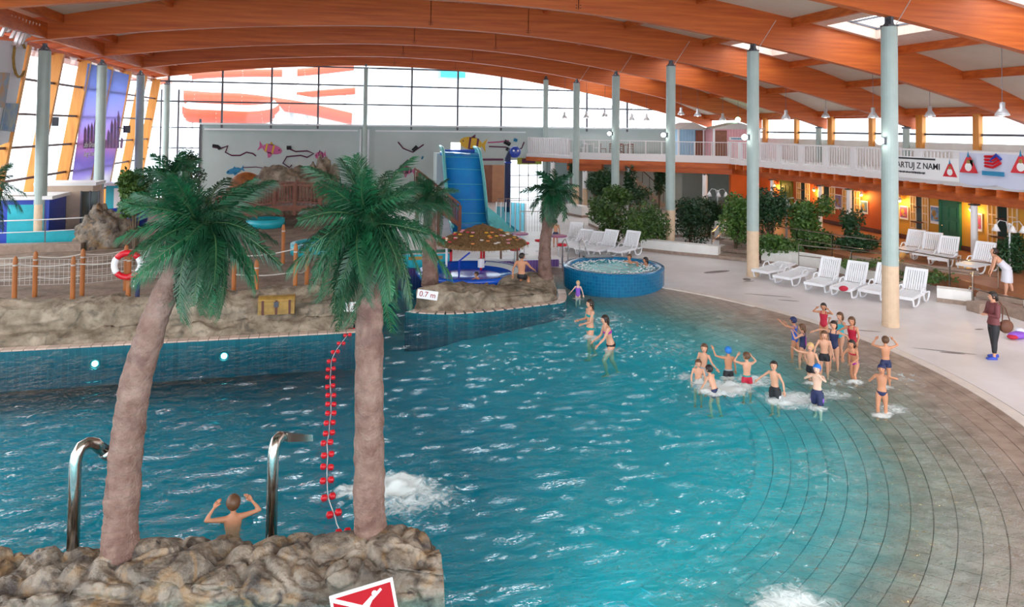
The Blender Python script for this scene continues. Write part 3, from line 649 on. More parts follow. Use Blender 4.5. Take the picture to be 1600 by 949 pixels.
for k in range(len(ups)-1):
    y0, y1 = ups[k]+.25, ups[k+1]-.12
    for z0, z1 in ((7.4, 8.7), (6.0, 7.3), (4.65, 5.9), (3.3, 4.55), (1.95, 3.2), (.7, 1.85)):
        q = MB(); q.add([(lx(z0)-.05, y0, z0), (lx(z0)-.05, y1, z0), (lx(z1)-.05, y1, z1), (lx(z1)-.05, y0, z1)], [(0, 1, 2, 3)]); put('pane', mesh('pane', q, 'glass'), lwst)
g = MB(); g.box((-12.9, 26, 8.75), (1.2, 56, .3)); struct('trim_8', g, 'wood')
# city banner hung on the left glass
def lpt(px, py, off=.25):  # point on the sloped wall plane
    d = ray(px, py); lo, hi = 5., 120.
    for _ in range(50):
        m = (lo+hi)/2; p = Vector((0, 0, EYE))+d*m
        if p.x > lx(p.z)+off: lo = m
        else: hi = m
    return Vector((0, 0, EYE))+d*lo
def citymat():
    m = bpy.data.materials.new('skyline_banner_print'); m.use_nodes = True; n = m.node_tree.nodes; l = m.node_tree.links; b = n['Principled BSDF']
    t = n.new('ShaderNodeTexCoord'); sp = n.new('ShaderNodeSeparateXYZ'); l.new(t.outputs['Generated'], sp.inputs[0])
    r = n.new('ShaderNodeValToRGB'); e = r.color_ramp.elements; e[0].position = 0; e[0].color = (.62, .60, .66, 1); e[1].position = 1; e[1].color = (.36, .46, .78, 1)
    for p, c in ((.14, (.70, .68, .74)), (.22, (.50, .44, .76)), (.3, (.36, .30, .60)), (.42, (.60, .36, .60)), (.6, (.60, .52, .84)), (.8, (.50, .54, .88))):
        q = e.new(p); q.color = (*c, 1)
    nz = n.new('ShaderNodeTexNoise'); nz.inputs['Scale'].default_value = 4; ad = n.new('ShaderNodeMath'); ad.operation = 'MULTIPLY_ADD'; ad.inputs[1].default_value = .12; l.new(t.outputs['Generated'], nz.inputs['Vector']); l.new(nz.outputs['Fac'], ad.inputs[0]); l.new(sp.outputs['Z'], ad.inputs[2])
    l.new(ad.outputs[0], r.inputs['Fac']); l.new(r.outputs['Color'], b.inputs['Base Color']); l.new(r.outputs['Color'], b.inputs['Emission Color']); b.inputs['Emission Strength'].default_value = 0
    b.inputs['Transmission Weight'].default_value = 0; b.inputs['Roughness'].default_value = .6
    tr = n.new('ShaderNodeBsdfTranslucent'); l.new(r.outputs['Color'], tr.inputs[0]); mx = n.new('ShaderNodeMixShader'); mx.inputs[0].default_value = .6; l.new(b.outputs[0], mx.inputs[1]); l.new(tr.outputs[0], mx.inputs[2]); l.new(mx.outputs[0], n['Material Output'].inputs['Surface'])
    return m
c4 = [lpt(138, 99), lpt(202, 117), lpt(172, 290), lpt(110, 305)]
t = thing('banner', 'huge lilac city skyline banner hanging on the sloped left glass', 'banner', (0, 0, 0))
g = MB(); g.v = [tuple(p) for p in c4]+[tuple(p+Vector((-.03, 0, 0))) for p in c4]; g.f = [(0, 1, 2, 3), (7, 6, 5, 4), (0, 4, 5, 1), (1, 5, 6, 2), (2, 6, 7, 3), (3, 7, 4, 0)]; g.m = [0]*6
obj('sheet', g, citymat(), t)
ex = (c4[1]-c4[0]).normalized(); ez = (c4[0]-c4[3]); ez = (ez-ex*ez.dot(ex)).normalized(); ny = ex.cross(ez)
def plT(px, py): 
    p = lpt(px, py, .3); mm = Matrix.Identity(4)
    for i in range(3): mm[i][0] = ex[i]; mm[i][1] = ez[i]; mm[i][2] = ny[i]; mm[i][3] = p[i]
    return mm
text('lettering', 'aby Dream your', .42, 'whitep', t, plT(146, 226), ext=.01); text('lettering', 'long Lane now', .42, 'whitep', t, plT(144, 240), ext=.01)
M['tower'] = mat('skyline_towers', (.13, .10, .28), .7, c2=(.35, .10, .25), vs=2)
rs = random.Random(5)
for k in range(12):
    px = 130+k*5.2; h = rs.uniform(14, 48)*(1.35 if k in (9, 10) else 1); a, b, c, d = lpt(px, 232, .28), lpt(px+4.5, 232, .28), lpt(px+5.5, 232-h*.8, .28), lpt(px+3, 232-h, .28)
    g = MB(); g.add([a, b, c, d, lpt(px+1.2, 232-h*.8, .28)], [(0, 1, 2, 3, 4)]); obj('printed_tower', g, 'tower', t, fix=False)
# pale poster wall at the far left
M['post_a'] = mat('collage_print', (.60, .28, .04), .6, c2=(.25, .42, .60), vs=3); M['post_b'] = mat('town_print', (.12, .25, .48), .6, c2=(.42, .40, .30), vs=2.2); M['sheetw'] = mat('pale_backing_sheet', (.72, .74, .80), .7)
def lquad(nm, q, mt, par, off):
    P = [lpt(a, b, off) for a, b in q]; g = MB(); g.v = [tuple(p) for p in P]+[tuple(p+Vector((-.04, 0, 0))) for p in P]; g.f = [(0, 1, 2, 3), (7, 6, 5, 4), (0, 4, 5, 1), (1, 5, 6, 2), (2, 6, 7, 3), (3, 7, 4, 0)]; g.m = [0]*6
    return obj(nm, g, mt, par)
t = thing('display_wall', 'pale display sheet with colourful pictures at the far left edge', 'poster', (0, 0, 0))
lquad('sheet', [(-40, 60), (43, 66), (14, 222), (-60, 250)], 'sheetw', t, .2); lquad('picture', [(-20, 112), (16, 114), (8, 168), (-25, 168)], 'post_a', t, .27); lquad('picture', [(10, 161), (30, 162), (22, 206), (2, 204)], 'post_b', t, .27)
c = lpt(31, 92, .35); g = MB(); g.tube([c+Vector((0, .55*cos(a), .7*sin(a))) for a in [R(40+28*k) for k in range(11)]], .05, 5); obj('letter_c', g, 'gold', t)
c = lpt(8, 60, .5); g = MB()
for k in range(9): g.bar(c+Vector((.1, -.6+k*.28, .25*sin(k))), c+Vector((.3, -.4+k*.3, .8)), .2, .05)
obj('crumpled_foil', g, 'shade', t)
# ---------------------------------------------------------------- balcony
E0 = [(13.9, 52.9), (16.05, 49.0), (18.6, 46.85), (24.6, 42.0), (24.6, 12.0)]
g = MB(); g.prism(E0+[(29.5, 12.0), (29.5, 53.1), ], 3.46, 3.7); balc = struct('balcony_floor', g, M['rail'])
g = MB()
for a, b in zip(E0[:-1], E0[1:-1]): g.bar((a[0], a[1], 3.3), (b[0], b[1], 3.3), .12, .3)
struct('trim_9', g, 'wood')
def inset(a, b, d):
    n = Vector((b[1]-a[1], -(b[0]-a[0]), 0)).normalized(); return n*d
beamt = thing('balcony_beam', 'long orange timber beam carrying the balcony above the yellow and orange walls', 'beam', (25.3, 27, 2.95), 0); g = MB(); g.box((0, 0, 0), (.2, 30.5, .42)); obj('timber', g, 'wood', beamt)
jb = MB(); jb.box((0, 0, 0), (2.7, .16, .3)); jme = mesh('joist', jb, 'wood'); fixn(jme)
for k in range(32): put('joist', jme, balc, (25.75, 13+.93*k, 3.3))
beamt = thing('balcony_beam', 'orange timber beam under the angled far part of the balcony', 'beam', (21.9, 44.6, 2.95), atan2(42-46.85, 24.6-18.6)); g = MB(); g.box((0, 0, 0), (7.8, .25, .42)); obj('timber', g, 'wood', beamt)
beamt = thing('balcony_beam', 'orange beam end resting on the white post left of the balcony', 'beam', (17.1, 48.6, 2.9), -.7); g = MB(); g.box((0, 0, 0), (2.6, .5, .55)); obj('timber', g, 'wood', beamt)
# railing: white posts with baluster panels along x=24.6
rl = thing('balcony_railing', 'white balcony railing of balusters running along the right side', 'railing', (24.6, 0, 3.7), 0)
ys = [12+2.05*k for k in range(15)]+[42.0]
pb = MB(); pb.box((0, 0, .56), (.1, .34, 1.12)); pme_ = mesh('rail_post', pb, 'rail')
for y in ys: put('rail_post', pme_, rl, (0, y, 0))
g = MB(); g.box((0, 27, 1.15), (.12, 30.2, .07)); obj('handrail', g, 'rail', rl); g = MB(); g.box((0, 27, .1), (.08, 30.2, .06)); g.box((0, 27, -.12), (.06, 30.2, .3)); obj('bottom_rail', g, 'rail', rl)
for a, b in zip(ys, ys[1:]):
    g = MB(); n = int((b-a-.34)/.19)
    for k in range(n): g.box((0, a+.17+(k+.5)*(b-a-.34)/n, .6), (.03, .045, 1.0))
    obj('baluster_panel', g, 'rail', rl)
# angled far railing, thin steel with cream base
rl = thing('balcony_railing', 'thin grey railing with cream base on the angled far balcony edge', 'railing', (0, 0, 3.7), 0)
for (a, b) in zip(E0[1:3], E0[2:4]):
    A, B = Vector((*a, 0)), Vector((*b, 0)); L = (B-A).length; n = int(L/1.0)
    g = MB(); g.bar(A+Vector((0, 0, 1.12)), B+Vector((0, 0, 1.12)), .05); g.bar(A+Vector((0, 0, .12)), B+Vector((0, 0, .12)), .06, .24); obj('handrail', g, 'rail', rl)
    for k in range(n+1): g = MB(); p = A.lerp(B, k/n); g.box((p.x, p.y, .55), (.06, .06, 1.1)); obj('rail_post', g, 'rail', rl)
    g = MB(); m = int(L/.16)
    for k in range(m): p = A.lerp(B, (k+.5)/m); g.box((p.x, p.y, .6), (.022, .022, 1.0))
    obj('baluster_panel', g, M['rope'], rl)
g = MB(); A, B = Vector((13.95, 52.6, 0)), Vector((16.05, 49, 0)); n = 22
for k in range(n): p = A.lerp(B, (k+.5)/n); g.box((p.x, p.y, .6), (.12, .17, 1.15), rz=atan2(B.y-A.y, B.x-A.x))
t = thing('balcony_screen', 'white pleated screen closing the far left end of the balcony', 'screen', (0, 0, 3.7)); obj('pleated_board', g, 'rail', t); g = MB(); g.bar(A+Vector((0, 0, 1.2)), B+Vector((0, 0, 1.2)), .14, .06); obj('handrail', g, 'rail', t)
# banners on the balcony
t = thing('banner', 'white STARTUJ Z NAMI banner tied to the balcony railing', 'banner', (24.46, 0, 0))
a, b = Px(1385, 245, 24.46), Px(1499, 246, 24.46); g = MB(); g.box((0, (a.y+b.y)/2, 4.08), (.03, a.y-b.y, .95)); obj('sheet', g, 'whitep', t)
def sideT(y, z, dx=-.02): return Matrix.Translation((dx, y, z)) @ Matrix(((0, 0, -1, 0), (-1, 0, 0, 0), (0, 1, 0, 0), (0, 0, 0, 1)))
ym = (a.y+b.y)/2
text('lettering', 'STARTUJ Z NAMI', .37, 'black', t, sideT(ym+.35, 4.16), sx=1.0, bold=.012); strokes(t, sideT(ym+.5, 3.86), 1.5, .10, 0, 2); g = MB(); g.box((-.02, ym+.5, 4.47), (.02, 2.6, .07)); obj('print_stripe', g, 'black', t)
def tri(y, z, s, par, dx=0):
    g = MB(); g.v = [(dx-.02, y-s*.5, z-s*.42), (dx-.02, y+s*.5, z-s*.42), (dx-.02, y+s*.12, z+s*.3), (dx-.02, y, z+s*.42), (dx-.02, y-s*.12, z+s*.3)]; g.v += [(x+.02, q, w) for x, q, w in g.v]; g.f = [(0, 1, 2, 3, 4), (9, 8, 7, 6, 5)]+[(i, (i+1) % 5, 5+(i+1) % 5, 5+i) for i in range(5)]; g.m = [0]*7
    obj('emblem', g, 'red', par); g = MB(); g.ball((dx-.025, y, z-s*.15), (.01, s*.2, s*.2), 10, 6); obj('emblem_face', g, 'whitep', par)
    g = MB(); g.v = [(dx-.03, y-s*.07, z+s*.3), (dx-.03, y+s*.07, z+s*.3), (dx-.03, y, z+s*.62)]; g.f = [(0, 1, 2)]; g.m = [0]; obj('emblem_flame', g, M['fb'], par, fix=False); g = MB(); g.ball((dx-.028, y, z+s*.1), (.01, s*.1, s*.1), 8, 5); obj('emblem_sun', g, 'gold', par)
tri(b.y+.45, 4.1, .72, t)
t = thing('banner', 'long pale blue sponsor banner with red triangle emblems at the right edge', 'banner', (24.42, 0, 0))
a, b = Px(1499, 240, 24.42), Px(1680, 240, 24.42); g = MB(); g.grid(lambda u, v: (.02*sin(u*60)*v, a.y+(b.y-a.y)*u, 3.62+1.2*v-.1*(1-v)*abs(sin(u*9))), 60, 4); M['blbanner'] = mat('pale_blue_banner', (.60, .64, .80), .5); obj('sheet', g, 'blbanner', t, smooth=True)
for px in (1515, 1597): p = Px(px, 260, 24.4); tri(p.y, p.z+.1, .85, t, -.06)
p = Px(1553, 258, 24.4); g = MB()
for k in range(4): g.tube([(-.08, p.y+.35, p.z-.05+k*.12), (-.08, p.y, p.z-.1+k*.14), (-.08, p.y-.35+.06*k, p.z+.1+k*.1)], .05, 4, mi=0)
obj('logo_swoosh', g, 'red', t); g = MB(); g.tube([(-.08, p.y+.1, p.z+.15), (-.08, p.y-.15, p.z+.4), (-.08, p.y-.35, p.z+.22)], .06, 4); obj('logo_wing', g, 'deepb', t)
g = MB(); g.box((-.07, p.y, p.z-.33), (.02, .95, .17)); obj('logo_wordmark', g, M['fb'], t); g = MB(); g.box((-.07, p.y+1.0, p.z+.02), (.02, .22, .26)); obj('logo_block', g, M['gdoor'], t)
# posts carrying the balcony
def wpost(x, y, z0, h, lab, r=.1, two=False):
    t = thing('balcony_post', lab, 'post', (x, y, z0), 0, 'slim white posts under the balcony'); g = MB(); g.lathe([(0, 0), (r, 0), (r, h), (0, h)], n=12)
    if two:
        g = MB(); g.lathe([(0, 1.5), (r, 1.5), (r, h), (0, h)], n=12); q = MB(); q.lathe([(0, 0), (r*1.02, 0), (r*1.02, 1.5)], n=12); obj('painted_foot', q, 'colt', t)
    obj('shaft', g, 'whitep', t)
    g = MB(); g.box((0, 0, h-.03), (.3, .3, .06)); obj('cap_plate', g, 'steel', t)
TZ = .45
wpost(24.95, 23.9, TZ, 2.3, 'slim white post between the green door and the loungers', .13)
wpost(24.95, 31.2, TZ, 2.3, 'slim white post right behind the second-nearest big column', .13)
wpost(24.95, 33.4, TZ, 2.3, 'slim white post before the terracotta wall shutters'); wpost(24.95, 37.8, TZ, 2.3, 'slim white post left of the olive door')
p = Px(1138, 300, 24.6); wpost(23.2, 42.6, 0, 2.75, 'cream post below the corner of the balcony', .16)
wpost(16.6, 47.2, 0, 2.7, 'cream post with tan foot under the left end of the balcony', .18, True)
wpost(15.2, 50.3, 0, 3.2, 'white post behind the small island palm at the hall entrance', .16)
wpost(19.3, 46.0, 0, 3.0, 'white post near the dark plants under the balcony', .12)
# terrace block and wall below the balcony
g = MB(); g.prism([(21.3, 17), (21.3, 22.6), (20.6, 26), (20.2, 29.8), (21.2, 31.5), (22.5, 44), (29.5, 44), (29.5, 12), (22.4, 12)], -.1, TZ); struct('floor_terrace', g, 'tfloor')
XW = 26.7
yb = 30.6
g = MB(); g.box((XW+.12, (14+yb)/2, 1.95), (.24, yb-14, 3.0)); wy = struct('wall_right_yellow', g, 'ypaint')
g = MB(); g.box((XW+.12, (yb+42.5)/2, 1.95), (.24, 42.5-yb, 3.0)); wo_ = struct('wall_right_orange', g, 'opaint')
g = MB(); g.box((XW-.03, 28.2, TZ+.12), (.06, 28.6, .2)); struct('baseboard_right', g, 'brown')
g = MB(); g.box((XW-.06, yb, 1.9), (.14, .3, 2.9)); struct('trim_10', g, 'whitep')
g = MB(); g.box((26.5, 42.4, 1.9), (3.2, .24, 3.0)); struct('wall_terrace_end', g, 'opaint')
def wrect(px0, py0, px1, py1, x=XW): 
    a, b = Px(px0, py0, x), Px(px1, py1, x); return min(a.y, b.y), max(a.y, b.y), Px((px0+px1)/2, py1, x).z, Px((px0+px1)/2, py0, x).z
def wdoor(px0, px1, z1, mt, lab):
    a, b = Px(px0, 330, XW).y, Px(px1, 330, XW).y; t = thing('panel_door', lab, 'door', (XW-.05, (a+b)/2, TZ)); h = z1-TZ; w = abs(a-b)
    g = MB(); g.box((0, 0, h/2), (.08, w, h)); dl = obj('door_leaf', g, mt, t); g = MB()
    for s in (-1, 1): g.box((-.02, s*(w/2+.05), h/2), (.12, .1, h+.1))
    g.box((-.02, 0, h+.05), (.12, w+.2, .1)); obj('door_frame', g, mt, t)
    for k in range(3):
        for s in (-1, 1): g = MB(); g.box((-.05, s*w*.22, h*(.18+.3*k)), (.03, w*.34, h*.22)); obj('door_panel', g, mt, dl)
    g = MB(); g.ball((-.09, w*.38, h*.48), .04, 8, 5); obj('handle', g, 'inox', dl)
    g = MB(); g.box((-.03, 0, h+.28), (.05, w*.9, .2)); obj('nameplate', g, 'whitep', t); strokes(t, Matrix.Translation((-.06, 0, h+.28)) @ sideT(0, 0, 0), w*.7, .09, 0, 3)
wdoor(1473, 1500, 2.5, 'gdoor', 'dark green panelled door in the yellow wall'); wdoor(1222, 1238, 2.5, 'gdoor2', 'olive green door in the terracotta wall')
def poster(px0, py0, px1, py1, mt, lab):
    y0, y1, z0, z1 = wrect(px0, py0, px1, py1); t = thing('poster', lab, 'poster', (XW-.04, (y0+y1)/2, (z0+z1)/2)); w, h = y1-y0, z1-z0
    g = MB(); g.box((0, 0, 0), (.03, w, h)); obj('frame', g, 'whitep', t); g = MB(); g.box((-.02, 0, h*.04), (.02, w*.84, h*.78)); pr_ = obj('print', g, mt, t)
    g = MB(); g.ball((-.03, w*.1, h*.08), (.01, w*.22, h*.2), 10, 6); g.box((-.03, -w*.1, -h*.18), (.01, w*.4, h*.12)); obj('print_motif', g, 'gold', pr_)
M['pr1'] = mat('poster_print_red', (.55, .06, .10), .5, c2=(.10, .05, .25), vs=4); M['pr2'] = mat('poster_print_blue', (.03, .16, .40), .5, c2=(.30, .45, .60), vs=4); M['pr3'] = mat('poster_print_violet', (.16, .05, .25), .5, c2=(.3, .35, .5), vs=4); M['pr4'] = mat('poster_print_night', (.02, .05, .12), .5, c2=(.2, .3, .4), vs=4)
poster(1407, 322, 1420, 343, 'pr1', 'red poster on the yellow wall left of its shutter window'); poster(1455, 322, 1471, 350, 'pr2', 'blue poster on the yellow wall left of the green door')
poster(1518, 333, 1536, 361, 'pr1', 'purple and red poster under the lamp right of the green door'); poster(1306, 304, 1316, 327, 'pr3', 'violet poster on the terracotta wall'); poster(1346, 314, 1357, 334, 'pr4', 'dark poster at the right end of the terracotta wall')
def shutter(px0, py0, px1, py1, lab, mt):
    y0, y1, z0, z1 = wrect(px0, py0, px1, py1); t = thing('shutter_window', lab, 'window', (XW-.03, (y0+y1)/2, (z0+z1)/2)); w, h = y1-y0, z1-z0
    g = MB(); g.box((0, 0, 0), (.04, w*.3, h)); obj('recess', g, 'dglass', t)
    for s in (-1, 1):
        g = MB(); c = s*w*.34; ww = w*.3
        for q in (-1, 1): g.box((-.03, c+q*ww/2, 0), (.05, .05, h))
        for q in range(5): g.box((-.03, c, -h/2+h*q/4), (.05, ww, .05))
        g.box((-.03, c, 0), (.045, .03, h)); obj('shutter_grid', g, mt, t); g = MB(); g.box((-.015, c, 0), (.02, ww, h)); obj('shutter_back', g, 'ypaint', t)
    g = MB(); g.box((-.15, 0, -h*.28), (.25, w*.5, .04)); g.box((-.15, 0, h*.18), (.2, w*.25, .03)); obj('shelf', g, 'brown', t)
M['cream'] = mat('cream_grid_paint', (.80, .62, .42), .5)
shutter(1424, 308, 1452, 358, 'cream shuttered window in the yellow wall between two posters', 'cream'); shutter(1545, 322, 1592, 385, 'shuttered window at the right end of the yellow wall', 'cream')
shutter(1280, 292, 1306, 332, 'shutter window in the terracotta wall behind the white post', 'cream'); shutter(1318, 298, 1345, 340, 'shutter window in the terracotta wall left of the dark poster', 'cream'); shutter(1246, 286, 1266, 320, 'small shutter window right of the olive door', 'cream')
def sconce(px, py, lab):
    p = Px(px, py, XW-.22); t = thing('wall_lamp', lab, 'lamp', p, 0, 'glowing wall lanterns'); g = MB(); g.lathe([(.03, .12), (.11, -.02), (.10, -.04)], n=12); obj('shade', g, 'shade', t, smooth=True)
    g = MB(); g.ball((0, 0, -.07), .06, 10, 6); obj('bulb', g, 'warm', t, smooth=True); g = MB(); g.tube([(0, 0, .12), (.02, 0, .24), (.2, 0, .2)], .018, 6); obj('bracket', g, 'steel', t)
    l = bpy.data.lights.new('wall_lamp_light', 'POINT'); l.energy = 9; l.color = (1, .60, .16); l.shadow_soft_size = .06; lo_ = bpy.data.objects.new('wall_lamp_light', l); COL.objects.link(lo_); lo_.location = p+Vector((-.1, 0, -.18))
sconce(1406, 312, 'glowing lantern at the left end of the yellow wall'); sconce(1517, 326, 'glowing lantern over the purple poster'); sconce(1346, 303, 'glowing lantern over the dark poster'); sconce(1272, 296, 'glowing lantern behind the white post on terracotta')
sconce(1210, 288, 'glowing lantern left of the olive door'); sconce(1158, 283, 'glowing lantern at the far end of the terracotta wall')
t = thing('wall_sign', 'small white sign high at the right end of the yellow wall', 'sign', (XW-.04, Px(1592, 319, XW).y, Px(1592, 319, XW).z)); g = MB(); g.box((0, 0, 0), (.03, 1.2, .22)); obj('board', g, 'whitep', t); strokes(t, sideT(0, 0, -.02), .9, .11, 0, 4)
t = thing('wall_sign', 'small white sign above the violet poster', 'sign', (XW-.04, Px(1312, 290, XW).y, Px(1312, 290, XW).z)); g = MB(); g.box((0, 0, 0), (.03, 1.3, .28)); obj('board', g, 'whitep', t); strokes(t, sideT(0, 0, -.02), 1.0, .12, 0, 5)
# upper right window wall behind the balcony
XR = 29.5
g = MB(); g.box((XR+.1, 27, 4.3), (.2, 54, 1.6)); wr = struct('wall_right', g, 'white'); g = MB(); g.box((XR+.1, 27, 6.62), (.25, 54, .45)); struct('trim_11', g, 'wood')
g = MB(); g.box((XR+.02, 27, 5.52), (.1, 54, .11)); wfr = struct('window_3', g, 'mull')
for px, w in ((1529, .34), (1440, .42), (1364, .3), (1300, .4), (1246, .26), (1197, .4)):
    y = Px(px, 200, XR).y; g = MB(); g.box((XR-.05, y, 5.75), (.25, w, 1.9)); put('mullion', mesh('mullion', g, 'wood2'), wfr)
for y in (22., 17.): g = MB(); g.box((XR-.05, y, 5.75), (.25, .34, 1.9)); put('mullion', mesh('mullion', g, 'wood2'), wfr)
for a in range(10):
    for z0, z1 in ((5.1, 5.5), (5.55, 6.4)):
        q = MB(); q.box((XR+.05, 14+4*a, (z0+z1)/2), (.02, 3.96, z1-z0)); put('pane', mesh('pane', q, 'glass'), wfr)
for k, nm in ((3, 'first'), (4, 'second'), (5, 'third')):
    t = thing('stub_column', f'short grey-green column under a beam end on the balcony, {nm} from the right', 'column', (29.1, US[k], 3.7), 0, 'short balcony columns'); h = arc_z(29.1)-3.7
    g = MB(); g.lathe([(0, 0), (.17, 0), (.17, h-.1), (0, h-.1)], n=14); obj('shaft', g, 'colg', t); g = MB(); g.box((0, 0, h-.06), (.3, .3, .1)); obj('bracket', g, 'steel', t)
# right wall of the hall nearer the camera, out of frame below the windows
g = MB(); g.box((29.6, 4, 1.5), (.2, 20, 4)); struct('wall_right_near', g, 'white')
# beach huts on the balcony
def hut(x, y, w, d, h, mt, lab, rz, roofh=.6, door=None):
    t = thing('beach_hut', lab, 'hut', (x, y, 3.7), rz); g = MB()
    n = int(w/.2)
    g.box((0, 0, h/2), (w, d, h)); obj('wall', g, mt, t); g = MB()
    for k in range(n): g.box((-w/2+(k+.5)*w/n, -d/2-.01, h/2), (w/n*.86, .04, h)); 
    obj('plank', g, mt, t, kind='stuff'); g = MB(); g.prism([(-w/2-.3, h), (w/2+.3, h), (0, h+roofh)], -d/2-.4, d/2+.2, T=Matrix(((1, 0, 0, 0), (0, 0, 1, 0), (0, 1, 0, 0), (0, 0, 0, 1)))); obj('roof', g, 'hutr', t)
    if door:
        g = MB(); g.box((door, -d/2-.04, .95), (.8, .06, 1.9)); obj('door', g, 'dbrown', t)
    g = MB(); g.box((-w/2, -d/2-.03, h/2), (.12, .1, h)); obj('corner_post', g, 'whitep', t); g = MB(); g.box((w/2, -d/2-.03, h/2), (.12, .1, h)); obj('corner_post', g, 'whitep', t)
    return t
p = Py(1078, 240, 46.5); hut(p.x-.2, 46.8, 1.9, 1.6, 1.95, 'hutb', 'pale blue beach hut on the balcony behind the railing', 0, .5, .75)
p = Py(1140, 240, 44.5); t = hut(p.x+.35, 44.8, 3.2, 1.6, 2.0, 'hutp', 'pink beach hut on the balcony corner', -.15, .45, -1.1); g = MB(); g.box((.1, -.86, 1.35), (1.3, .03, .22)); obj('nameplate', g, 'whitep', t)
strokes(t, Matrix.Translation((.1, -.885, 1.35)) @ Matrix.Rotation(R(90), 4, 'X'), 1.0, .12, 0, 6, 'fb')
# tables and chairs on the balcony
def chair(x, y, z, rz, mt, lab, grp):
    t = thing('cafe_chair', lab, 'chair', (x, y, z), rz, grp)
    g = MB(); g.box((0, 0, .45), (.42, .42, .04)); obj('seat', g, mt, t); g = MB(); g.box((0, .2, .78), (.42, .03, .1)); g.box((0, .2, .62), (.42, .03, .06)); obj('backrest', g, mt, t)
    for i in (-1, 1):
        for j in (-1, 1): g = MB(); g.box((i*.19, j*.19, .22 if j < 0 else .42), (.035, .035, .44 if j < 0 else .84)); obj('leg', g, mt, t)
    return t
def table(x, y, z, mt, lab):
    t = thing('cafe_table', lab, 'table', (x, y, z)); g = MB(); g.lathe([(0, .71), (.4, .71), (.4, .75), (0, .75)], n=16); obj('tabletop', g, mt, t); g = MB(); g.lathe([(.04, 0), (.04, .72)], n=8); g.lathe([(.26, 0), (.26, .03), (0, .04)], n=12); obj('pedestal', g, mt, t)
q = Pz(985, 246, 3.7); 
for i, (px, dy, rz, lab) in enumerate(((950, 1.2, 1.2, 'dark wooden chair on the balcony left of the tables'), (978, 1.5, -1.4, 'dark wooden chair on the balcony just right of the second far column'), (994, 1.3, 2.8, 'dark wooden chair at the right balcony table'), (972, 2.0, .1, 'dark wooden chair behind the balcony tables'))):
    p = Pz(px, 243, 3.7); chair(p.x+.1, p.y+dy, 3.7, rz, 'bridge', lab, None)
p = Pz(985, 243, 3.7); table(p.x, p.y+1.2, 3.7, 'bridge', 'round dark table on the balcony'); p = Pz(924, 241, 3.7); table(p.x+.2, p.y+1.4, 3.7, 'rail', 'round white table on the balcony near its far left corner')
p = Pz(932, 241, 3.7); chair(p.x+.4, p.y+1.2, 3.7, 1.2, 'rail', 'white chair on the balcony right of the white table', None); p = Pz(914, 241, 3.7); chair(p.x+.3, p.y+1.3, 3.7, -1.2, 'rail', 'white chair on the balcony left of the white table', None)
# stair rising under the balcony
t = thing('staircase', 'staircase with thin handrail under the balcony behind the plants', 'stairs', (21.5, 49, 0)); 
for k in range(12): g = MB(); g.box((-.3*k+1.5, 0, .26*k+.13), (.34, 1.2, .26)); obj('step', g, M['beige'], t)
g = MB(); g.bar((1.8, -.7, 1.0), (-2.0, -.7, 4.2), .05)
for k in range(7): g.bar((1.5-.55*k, -.7, .35+.47*k), (1.5-.55*k, -.7, 1.3+.46*k), .03)
obj('handrail', g, 'brown', t)
# ---------------------------------------------------------------- pendant lamps
def pendant(px, py, y, lab, glow=True):
    p = Py(px, py, y); t = thing('pendant_lamp', lab, 'lamp', p, 0, 'pendant bell lamps under the roof'); top = arc_z(p.x)+bh(p.x)-.15-p.z
    g = MB(); g.lathe([(.02, .42), (.09, .4), (.09, .2), (.16, .12), (.24, -.05), (.22, -.06)], n=14); obj('shade', g, 'shade', t, smooth=True)
    g = MB(); g.lathe([(0, -.03), (.19, -.03)], n=12); g.ball((0, 0, -.02), (.1, .1, .06), 8, 4); obj('bulb', g, 'lamp', t); g = MB(); g.tube([(0, 0, .4), (0, 0, top)], .012, 4); obj('cable', g, 'steel', t)
for px, py, y, lab in ((1566, 178, 20.5, 'nearest pendant bell lamp at the upper right'), (1453, 180, 27.5, 'pendant bell lamp right of the nearest big column'), (1364, 182, 28.5, 'pendant bell lamp left of the nearest big column'), (1290, 182, 35, 'pendant bell lamp above the middle of the balcony railing'), (1228, 184, 34, 'pendant bell lamp right of the second big column'),
    (1090, 180, 42, 'pendant bell lamp above the blue beach hut'), (1129, 187, 43, 'pendant bell lamp over the roofs of the beach huts'), (1064, 178, 43, 'pendant bell lamp right of the third big column'), (945, 181, 47, 'small dark pendant before the far glazing near the middle column'), (987, 187, 47, 'small dark pendant right of the fourth column'), (1010, 187, 48, 'small dark pendant left of the third column'), (916, 183, 49, 'small dark pendant between the far columns'), (882, 184, 50, 'small dark disc lamp left of the fifth column')):
    pendant(px, py, y, lab)
p = Py(1153, 187, 44); t = thing('exit_light', 'round green glowing exit light above the pink hut', 'lamp', p); M['greenglow'] = mat('green_glow', (.35, 1, .5), .5, emit=3); g = MB(); g.ball((0, 0, 0), .17, 12, 8); obj('glass_globe', g, 'greenglow', t, smooth=True); g = MB(); g.tube([(0, 0, .1), (0, 0, 2.2)], .012, 4); obj('cable', g, 'steel', t)
